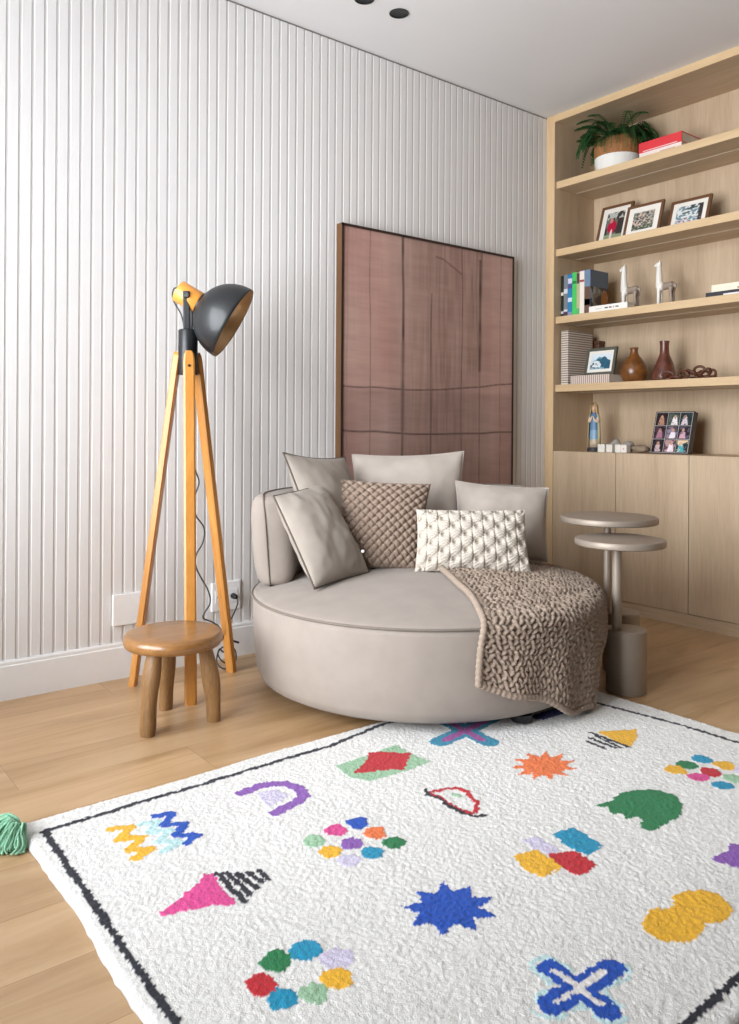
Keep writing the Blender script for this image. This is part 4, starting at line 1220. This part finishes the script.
flat_book('book', .035, .095, -.256, -.486, S3, S3+.033, '#efece6', 'white book lying flat at the foot of the blue-grey book', group=None, marks=((.42, .50, .42, .62, '#5a5a66'), (.53, .60, .42, .62, '#5a5a66'), (.64, .66, .42, .62, '#a05060'), (.70, .78, .42, .62, '#5a7a66'), (.18, .34, .44, .58, '#c9c6c0')))
flat_book('book', .10, .27, -.862, -1.10, S3, S3+.034, '#2b2a30', 'black-spined book at the bottom of the pair beyond the figurines', group='flat books at the right of the third shelf', marks=((.36, .95, .12, .62, '#e9e6ea'),))
flat_book('book', .11, .28, -.885, -1.11, S3+.0345, S3+.068, '#efe6d2', 'cream book on top of the black-spined book beyond the figurines', group='flat books at the right of the third shelf', marks=((.55, .75, .15, .4, '#b08a5a'),))

# two long-necked animal figurines
def two_tone(name, y_split):
    m, nt, b = new_mat(name); N, L = nt.nodes, nt.links
    tc = N.new('ShaderNodeTexCoord'); sp = N.new('ShaderNodeSeparateXYZ'); L.new(tc.outputs['Object'], sp.inputs[0])
    rp = N.new('ShaderNodeValToRGB'); mr = N.new('ShaderNodeMapRange')
    mr.inputs['From Min'].default_value = y_split-.006; mr.inputs['From Max'].default_value = y_split+.006
    L.new(sp.outputs['Y'], mr.inputs['Value']); L.new(mr.outputs['Result'], rp.inputs['Fac'])
    rp.color_ramp.elements[0].color = lin('#97877a'); rp.color_ramp.elements[1].color = lin('#ece8e0')
    L.new(rp.outputs['Color'], b.inputs['Base Color']); b.inputs['Roughness'].default_value = .4
    return m
M['llama'] = two_tone('white and taupe glaze', .008)
def figurine(x, y, s, label):
    """faces +Y (left in the photo); y = middle"""
    t = empty('llama_figurine', (x, y, S3), label, 'figurine', 'llama figurines')
    def P(dy, dz, dx=0): return Vector((x+dx*s, y+dy*s, S3+dz*s))
    V, F = [], []
    def add(pts, rad, seg=12):
        v, f = tube_geo(pts, [r*s for r in rad], seg); o = len(V)
        V.extend(v); F.extend([tuple(o+i for i in q) for q in f])
    # neck column running down into the forelegs, small head with muzzle and ears
    add(smooth_path([P(.034, .112), P(.036, .150), P(.037, .190), P(.036, .222), P(.037, .240)], 5), [.021-.0095*k/20 for k in range(21)])
    add(smooth_path([P(.028, .236), P(.040, .243), P(.056, .236), P(.064, .230)], 4), [.011, .0125, .0135, .014, .0135, .012, .011, .0105, .010, .009, .008, .007, .005])
    for sx in (-1, 1):
        add([P(.030, .244, sx*.006), P(.029, .256, sx*.008), P(.028, .268, sx*.008)], [.005, .0045, .0015], 8)
        add([P(.030, .118, sx*.012), P(.032, .07, sx*.012), P(.033, .03, sx*.012), P(.034, .0, sx*.012)], [.0125, .0095, .0085, .0095], 10)
        add([P(-.044, .108, sx*.013), P(-.040, .075, sx*.013), P(-.046, .045, sx*.012), P(-.044, .0, sx*.012)], [.014, .0095, .0065, .0075], 10)
    add(smooth_path([P(.046, .112), P(.020, .116), P(-.010, .116), P(-.038, .118), P(-.054, .116)], 5), [.014, .018, .020, .0215, .022, .022, .022, .0215, .021, .0205, .020, .020, .020, .0205, .021, .0215, .021, .0195, .017, .013, .006])
    add(smooth_path([P(-.050, .120), P(-.060, .122), P(-.064, .108), P(-.063, .090)], 4), [.006]*10+[.004, .003, .002])
    o = put('llama_body', fix_normals(mesh_from(V, F)), 'llama', t, smooth=True)
    md = o.modifiers.new('fuse', 'REMESH'); md.mode = 'VOXEL'; md.voxel_size = .0032; md.use_smooth_shade = True
    ms = o.modifiers.new('soften', 'SMOOTH'); ms.iterations = 4; ms.factor = .5
    return t
figurine(.145, -.425, .93, 'smaller white and taupe long-necked llama figurine, beside the flat white book')
figurine(.150, -.622, .90, 'larger white-necked llama figurine with a taupe body, alone further right')

# fourth shelf
def stripes(name, axis, period, a, b):
    m, nt, bs = new_mat(name); N, L = nt.nodes, nt.links
    tc = N.new('ShaderNodeTexCoord'); wv = N.new('ShaderNodeTexWave'); wv.bands_direction = axis
    wv.inputs['Scale'].default_value = 2*PI/(20*period); wv.inputs['Distortion'].default_value = .05
    L.new(tc.outputs['Object'], wv.inputs['Vector'])
    rp = N.new('ShaderNodeValToRGB'); rp.color_ramp.elements[0].position = .42; rp.color_ramp.elements[1].position = .58
    rp.color_ramp.elements[0].color = lin(a); rp.color_ramp.elements[1].color = lin(b)
    L.new(wv.outputs['Fac'], rp.inputs['Fac']); L.new(rp.outputs['Color'], bs.inputs['Base Color']); bs.inputs['Roughness'].default_value = .7
    return m
M['str_z'] = stripes('fine level stripes', 'Z', .0125, '#8d7f74', '#ddd0c4')
M['str_y'] = stripes('fine upright stripes', 'Y', .0125, '#a08c82', '#ddcdc2')
def lidbox(name, a, b, mat, label, group, up=True):
    t = empty(name, ((a[0]+b[0])/2, (a[1]+b[1])/2, min(a[2], b[2])), label, 'decorative box', group)
    if up:   # book-shaped box standing upright, spine to the room
        x0, x1 = a[0], b[0]; bd = .003
        boxes('cover', [((x0, a[1], a[2]), (x1, a[1]-bd, b[2])), ((x0, b[1]+bd, a[2]), (x1, b[1], b[2])), ((x0, a[1]-bd, a[2]), (x0+bd, b[1]+bd, b[2]))], mat, t, .0006)
        box('inner_block', (x0+bd, a[1]-bd, a[2]+.003), (x1-.004, b[1]+bd, b[2]-.004), 'pages', t)
    else:
        bd = .003
        boxes('cover', [((a[0], a[1], a[2]), (b[0], b[1], a[2]+bd)), ((a[0], a[1], b[2]-bd), (b[0], b[1], b[2])), ((a[0], a[1], a[2]+bd), (a[0]+bd, b[1], b[2]-bd))], mat, t, .0006)
        box('inner_block', (a[0]+bd, a[1]-.003, a[2]+bd), (b[0]-.004, b[1]+.003, b[2]-bd), 'pages', t)
    return t
lidbox('book_box', (.05, -.066, S4), (.262, -.112, S4+.292), 'str_z', 'tall striped grey and cream book box standing upright at the left of its shelf', 'striped book boxes')
lidbox('book_box', (.05, -.130, S4), (.235, -.372, S4+.046), 'str_y', 'striped grey and cream book box lying flat under the wave picture', 'striped book boxes', False)
leaning_frame('picture_frame', .085, -.278, S4+.0465, .196, .148, .20, -.08, .016, 'greyframe', 'small grey-green photo frame with a picture of a breaking wave, on the striped box', ph_wave, .017, None)
t = empty('wooden_block', (.312, -.118, S4), 'dark reddish-brown block standing at the back behind the wave picture', 'ornament')
box('block_body', (.285, -.100, S4), (.34, -.136, S4+.235), 'chainwood', t, .004); box('block_cap', (.283, -.098, S4+.235), (.342, -.138, S4+.252), 'chainwood', t, .003)

def vase(x, y, prof, mat, label):
    t = empty('vase', (x, y, S4), label, 'vase')
    lathe('vase_body', prof, (x, y, S4), mat, t, 56)
    r, z = max(prof, key=lambda p: p[1])
    return t
v1 = [(.003, 0), (.050, 0), (.056, .004), (.068, .020), (.077, .042), (.079, .060), (.075, .080), (.063, .101), (.046, .121), (.031, .137), (.023, .150), (.0205, .162), (.0215, .172), (.0245, .178), (.0235, .181), (.019, .179), (.017, .165), (.016, .14), (.003, .13)]
vase(.155, -.447, [(r*.88 if r > .01 else r, z) for r, z in v1], 'vase_tan', 'round-bellied amber brown vase with a short neck beside the wave picture')
v2 = [(.003, 0), (.056, 0), (.061, .004), (.062, .016), (.058, .040), (.050, .068), (.041, .095), (.032, .117), (.0255, .131), (.0225, .145), (.0215, .170), (.022, .190), (.0245, .199), (.0240, .202), (.019, .2), (.017, .18), (.016, .14), (.003, .12)]
vase(.165, -.612, v2, 'vase_red', 'slender dark red-brown bottle vase with a straight neck')

def chain():
    t = empty('wooden_chain', (.10, -.79, S4), 'dark carved wooden chain heaped on the shelf beside the red-brown vase', 'ornament')
    # each link: an oval ring; centre, yaw, tilt about its long axis
    R0, r = (.026, .0175), .0062
    L = [(.060, -.655, .0068, 95, 4), (.062, -.694, .0170, 100, 78), (.070, -.732, .0105, 80, 12), (.074, -.770, .0240, 85, 70, 14), (.080, -.806, .0330, 90, 25, 22), (.085, -.842, .0420, 88, 80, -4), (.092, -.872, .0290, 80, 30, -38), (.104, -.895, .0180, 60, 74, -12), (.122, -.875, .0075, 150, 8), (.135, -.835, .0180, 100, 78), (.140, -.795, .0075, 92, 6)]
    for q in L:
        x, y, z, yaw, roll = q[:5]; pitch = q[5] if len(q) > 5 else 0
        Rm = Matrix.Translation((x, y, S4+z)) @ Matrix.Rotation(math.radians(yaw), 4, 'Z') @ Matrix.Rotation(math.radians(-pitch), 4, 'Y') @ Matrix.Rotation(math.radians(roll), 4, 'X')
        pts = [Rm @ Vector((R0[0]*math.cos(a), R0[1]*math.sin(a), 0)) for a in [2*PI*k/28 for k in range(28)]]
        mz = min(p.z for p in pts)-r
        if mz < S4: pts = [p+Vector((0, 0, S4-mz+.0003)) for p in pts]
        tube('link', pts, r, 'chainwood', t, 10, True)
chain()

# cupboard top: statuette, small white cubes, stones, collage frame
def statuette():
    x, y = .125, -.228
    t = empty('statuette', (x, y, S5), 'religious statuette in a blue robe and pale yellow mantle, hands joined', 'statuette')
    lathe('plinth', [(.003, 0), (.036, 0), (.038, .004), (.036, .014), (.032, .022), (.003, .022)], (x, y, S5), 'statue_base', t, 32)
    f = Vector((-1, -.25, 0)).normalized(); s = Vector((f.y, -f.x, 0))
    O = Vector((x, y, S5))
    def lay(prof, nm, mat, seg=36, fold=0, par=t):
        V = []
        for (z, a, b, dx) in prof:
            for k in range(seg):
                g = 2*PI*k/seg
                w = 1+fold*math.sin(9*g+z*20)*max(0, 1-(z-.02)/.2)
                V.append(O+f*(b*math.cos(g)*w+dx)+s*(a*math.sin(g)*w)+Vector((0, 0, z)))
        F = grid_faces(len(prof), seg, closed_m=True)+[tuple(range(seg)), tuple((len(prof)-1)*seg+k for k in range(seg))]
        return put(nm, fix_normals(mesh_from(V, F)), mat, par, smooth=True)
    # the figure: gown, shoulders, neck and head in one surface
    m, nt, b = new_mat('statuette paint'); N, L = nt.nodes, nt.links
    tc = N.new('ShaderNodeTexCoord'); sp = N.new('ShaderNodeSeparateXYZ'); L.new(tc.outputs['Object'], sp.inputs[0])
    rp = N.new('ShaderNodeValToRGB'); rp.color_ramp.interpolation = 'CONSTANT'
    mr = N.new('ShaderNodeMapRange'); mr.inputs['From Min'].default_value = 0; mr.inputs['From Max'].default_value = .27
    L.new(sp.outputs['Z'], mr.inputs['Value']); L.new(mr.outputs['Result'], rp.inputs['Fac'])
    e = rp.color_ramp.elements; e[0].color = lin('#c9b39a'); e[1].position = .24; e[1].color = lin('#86a9c4')
    for p, h in ((.42, '#6389ad'), (.66, '#587a9f'), (.765, '#d8ad8c')): k = e.new(p); k.color = lin(h)
    L.new(rp.outputs['Color'], b.inputs['Base Color']); b.inputs['Roughness'].default_value = .4
    lay([(.022, .024, .021, 0), (.05, .025, .020, 0), (.10, .023, .018, .001), (.15, .020, .016, .002), (.175, .022, .016, .001), (.192, .021, .014, 0), (.200, .013, .011, 0), (.206, .0075, .0075, .001), (.212, .009, .010, .003), (.220, .0115, .013, .005), (.230, .012, .0135, .005), (.240, .010, .011, .004), (.247, .005, .006, .003)], 'robed_figure', m, fold=.05)
    # joined forearms and hands
    V, F = [], []
    for sg in (1, -1):
        v, g = tube_geo(smooth_path([O+s*(sg*.021)+Vector((0, 0, .182)), O+s*(sg*.022)+f*.012+Vector((0, 0, .160)), O+s*(sg*.010)+f*.022+Vector((0, 0, .168)), O+s*(sg*.002)+f*.025+Vector((0, 0, .188))], 4), [.009, .009, .0085, .008, .008, .0075, .007, .0065, .006, .005, .004, .0035, .002], 10)
        o = len(V); V += v; F += [tuple(o+i for i in q) for q in g]
    put('joined_arms', fix_normals(mesh_from(V, F)), cm('#e6cdb4'), t, smooth=True)
    # mantle: an open shell from the crown of the head to the ground, open in front
    def mantle(nm, mat, prof, half):
        V = []; seg = 30
        for lay_ in (0, 1):
            for (z, a, b, dx) in prof:
                for k in range(seg):
                    g = -half+2*half*k/(seg-1)+PI
                    w = 1+.05*math.sin(8*g)*max(0, 1-z/.2)
                    q = .0022*lay_
                    V.append(O+f*((b+q)*math.cos(g)*w+dx)+s*((a+q)*math.sin(g)*w)+Vector((0, 0, z)))
        n = len(prof)
        F = grid_faces(n, seg, flip=True)+grid_faces(n, seg, off=n*seg)
        rim = [i*seg for i in range(n)]+[(n-1)*seg+j for j in range(1, seg)]+[i*seg+seg-1 for i in range(n-2, -1, -1)]+[j for j in range(seg-2, 0, -1)]
        o = n*seg
        F += [(a_, b_, o+b_, o+a_) for a_, b_ in zip(rim, rim[1:]+rim[:1])]
        return put(nm, fix_normals(mesh_from(V, F)), mat, t, smooth=True)
    mantle('mantle', cm('#cdc39c'), [(.030, .031, .027, -.002), (.09, .033, .026, -.002), (.15, .030, .023, -.001), (.182, .029, .021, 0), (.202, .020, .018, 0), (.215, .017, .019, .002), (.232, .0165, .019, .002), (.246, .012, .014, .001), (.254, .004, .005, 0)], 2.25)
    mantle('gold_veil_edge', cm('#b58a4a'), [(.200, .0225, .0205, 0), (.215, .0195, .0215, .002), (.234, .019, .0215, .002), (.250, .014, .016, .001), (.260, .005, .006, 0)], 2.0)
statuette()
for i, (yy, lab) in enumerate(((-.313, 'first small white cube, nearest the foot of the statuette'), (-.362, 'second small white cube from the statuette, in front of a grey pebble'), (-.4135, 'third small white cube from the statuette, touching the last one'), (-.4475, 'last small white cube, with a faint pink mark, beside the grey stone'))):
    t = empty('white_cube', (.085, yy, S5), lab, 'cube ornament', 'small white cubes by the statuette')
    hw = (.021, .018, .0168, .0168)[i]
    box('cube_body', (.066, yy-hw, S5), (.104, yy+hw, S5+.041), 'ceramic', t, .003)
    if i == 3:
        bm = bmesh.new(); bmesh.ops.create_cone(bm, cap_ends=True, segments=16, radius1=.005, radius2=.005, depth=.0012)
        bm.transform(Matrix.Translation((.0655, yy, S5+.021)) @ Matrix.Rotation(PI/2, 4, 'Y')); o = put('pink_mark', bm_mesh(bm), cm('#d9a3a8'), t)
def pebble(x, y, z, a, b, c, mat, label, seed):
    bm = bmesh.new(); bmesh.ops.create_icosphere(bm, subdivisions=3, radius=1)
    for v in bm.verts:
        k = 1+.22*mnoise.noise(v.co*1.4+Vector((seed, 0, 0)))
        v.co = Vector((v.co.x*a*k, v.co.y*b*k, v.co.z*c*k))
    lo = min(v.co.z for v in bm.verts)
    bm.transform(Matrix.Translation((x, y, z-lo)))
    tag(put('pebble', bm_mesh(bm), mat, origin=(x, y, z), smooth=True), label, 'stone', 'pebbles by the white cubes')
pebble(.150, -.345, S5, .028, .030, .034, 'stone', 'upright grey pebble behind the middle white cube', 1)
pebble(.150, -.420, S5, .026, .030, .030, 'stone', 'grey pebble behind the last two white cubes', 2)
pebble(.130, -.505, S5, .040, .046, .020, 'stone_b', 'largest flat taupe stone to the right of the white cubes', 3)

def collage():
    w, h, dp, lean = .208, .217, .034, .27
    cx, cy = .135, -.655
    t = empty('collage_frame', (cx, cy, S5), 'black collage frame of nine small photographs on the cupboard top', 'picture frame')
    Rm = Matrix.Translation((cx, cy, S5)) @ Matrix.Rotation(lean, 4, 'Y')
    bm = bmesh.new(); add_box(bm, (0, -w/2, 0), (dp, w/2, h), .002); bm.transform(Rm); put('frame_block', bm_mesh(bm), 'blackframe', t)
    th = .0024
    bm = bmesh.new()
    for k in range(4):
        g = .006+(h-.012)*k/3
        add_box(bm, (-.0012, -w/2+.004, g-th/2), (.001, w/2-.004, g+th/2))
    for r_ in range(3):
        for k in range(4):
            g = -w/2+.006+(w-.012)*k/3
            add_box(bm, (-.0011, g-th/2, .006+(h-.012)*r_/3), (.001, g+th/2, .006+(h-.012)*(r_+1)/3))
    bm.transform(Rm); put('dividers', bm_mesh(bm), 'thinline', t)
    pal = [('#1d1216', '#b98a74', '#2c2028'), ('#31493f', '#efe9ea', '#56605a'), ('#15292a', '#d9cdd6', '#2b3f42'),
           ('#22141f', '#a8788a', '#4a3140'), ('#4a3f4c', '#efe6ee', '#8d7f92'), ('#181320', '#d4a6b4', '#59536b'),
           ('#1a1118', '#cbb2b4', '#46343f'), ('#5a4148', '#efe0e8', '#b68f92'), ('#123038', '#43a9b8', '#e2c9a8')]
    cw, ch = (w-.012)/3, (h-.012)/3
    for i in range(9):
        r_, c_ = 2-i//3, i % 3
        yl = w/2-.006-cw*c_; z0 = .006+ch*r_
        g = .0045
        p00 = Rm @ Vector((-.0006, yl-g, z0+g)); du = (Rm @ Vector((-.0006, yl-cw+g, z0+g)))-p00; dv = (Rm @ Vector((-.0006, yl-g, z0+ch-g)))-p00
        a, b, c = pal[i]
        def fn(u, v, a=a, b=b, c=c, i=i):
            C = np.ones((len(u), 3))*A3(a); n = vnoise(u, v, 4, i)
            mixc(C, n > .62, c)
            cxx = .5+.12*math.sin(i*2.1)
            mixc(C, (np.abs(u-cxx) < .10+.22*(1-v)) & (v < .62+.1*math.sin(i)), b); mixc(C, np.hypot((u-cxx)/.13, (v-.70)/.14) < 1, '#c89a80' if i != 8 else '#d8b48c')
            mixc(C, (vnoise(u, v, 9, i+3) > .78), c)
            return C
        col_grid('photo_print', p00, du, dv, 24, 24, fn, 'print', t)
    a = Rm @ Vector((dp, 0, h*.5)); beam('easel_leg', Vector((a.x+.05, a.y, S5+.002)), a, .04, .003, 'blackframe', t, side=(0, 1, 0))
collage()

# ------------------------------------------------------------------ daylight
def area(name, loc, rot, sx, sy, power, col=(1, 1, 1)):
    l = bpy.data.lights.new(name, 'AREA'); l.shape = 'RECTANGLE'; l.size = sx; l.size_y = sy; l.energy = power; l.color = col
    o = bpy.data.objects.new(name, l); COL.objects.link(o); o.location = loc; o.rotation_euler = rot; return o
area('window_daylight', (XW-.35, (WY0+WY1)/2, (WZ0+WZ1)/2+.1), (0, -PI/2, 0), WZ1-WZ0+.3, WY1-WY0+.4, 238, (.93, .965, 1.0))
wd = bpy.data.worlds.new('overcast sky'); wd.use_nodes = True; SC.world = wd
wd.node_tree.nodes['Background'].inputs['Color'].default_value = (.82, .9, 1, 1); wd.node_tree.nodes['Background'].inputs['Strength'].default_value = 1.0
vs = SC.view_settings
vs.view_transform = 'Standard'; vs.look = 'None'; vs.gamma = 1; vs.use_curve_mapping = False; vs.exposure = 0.15
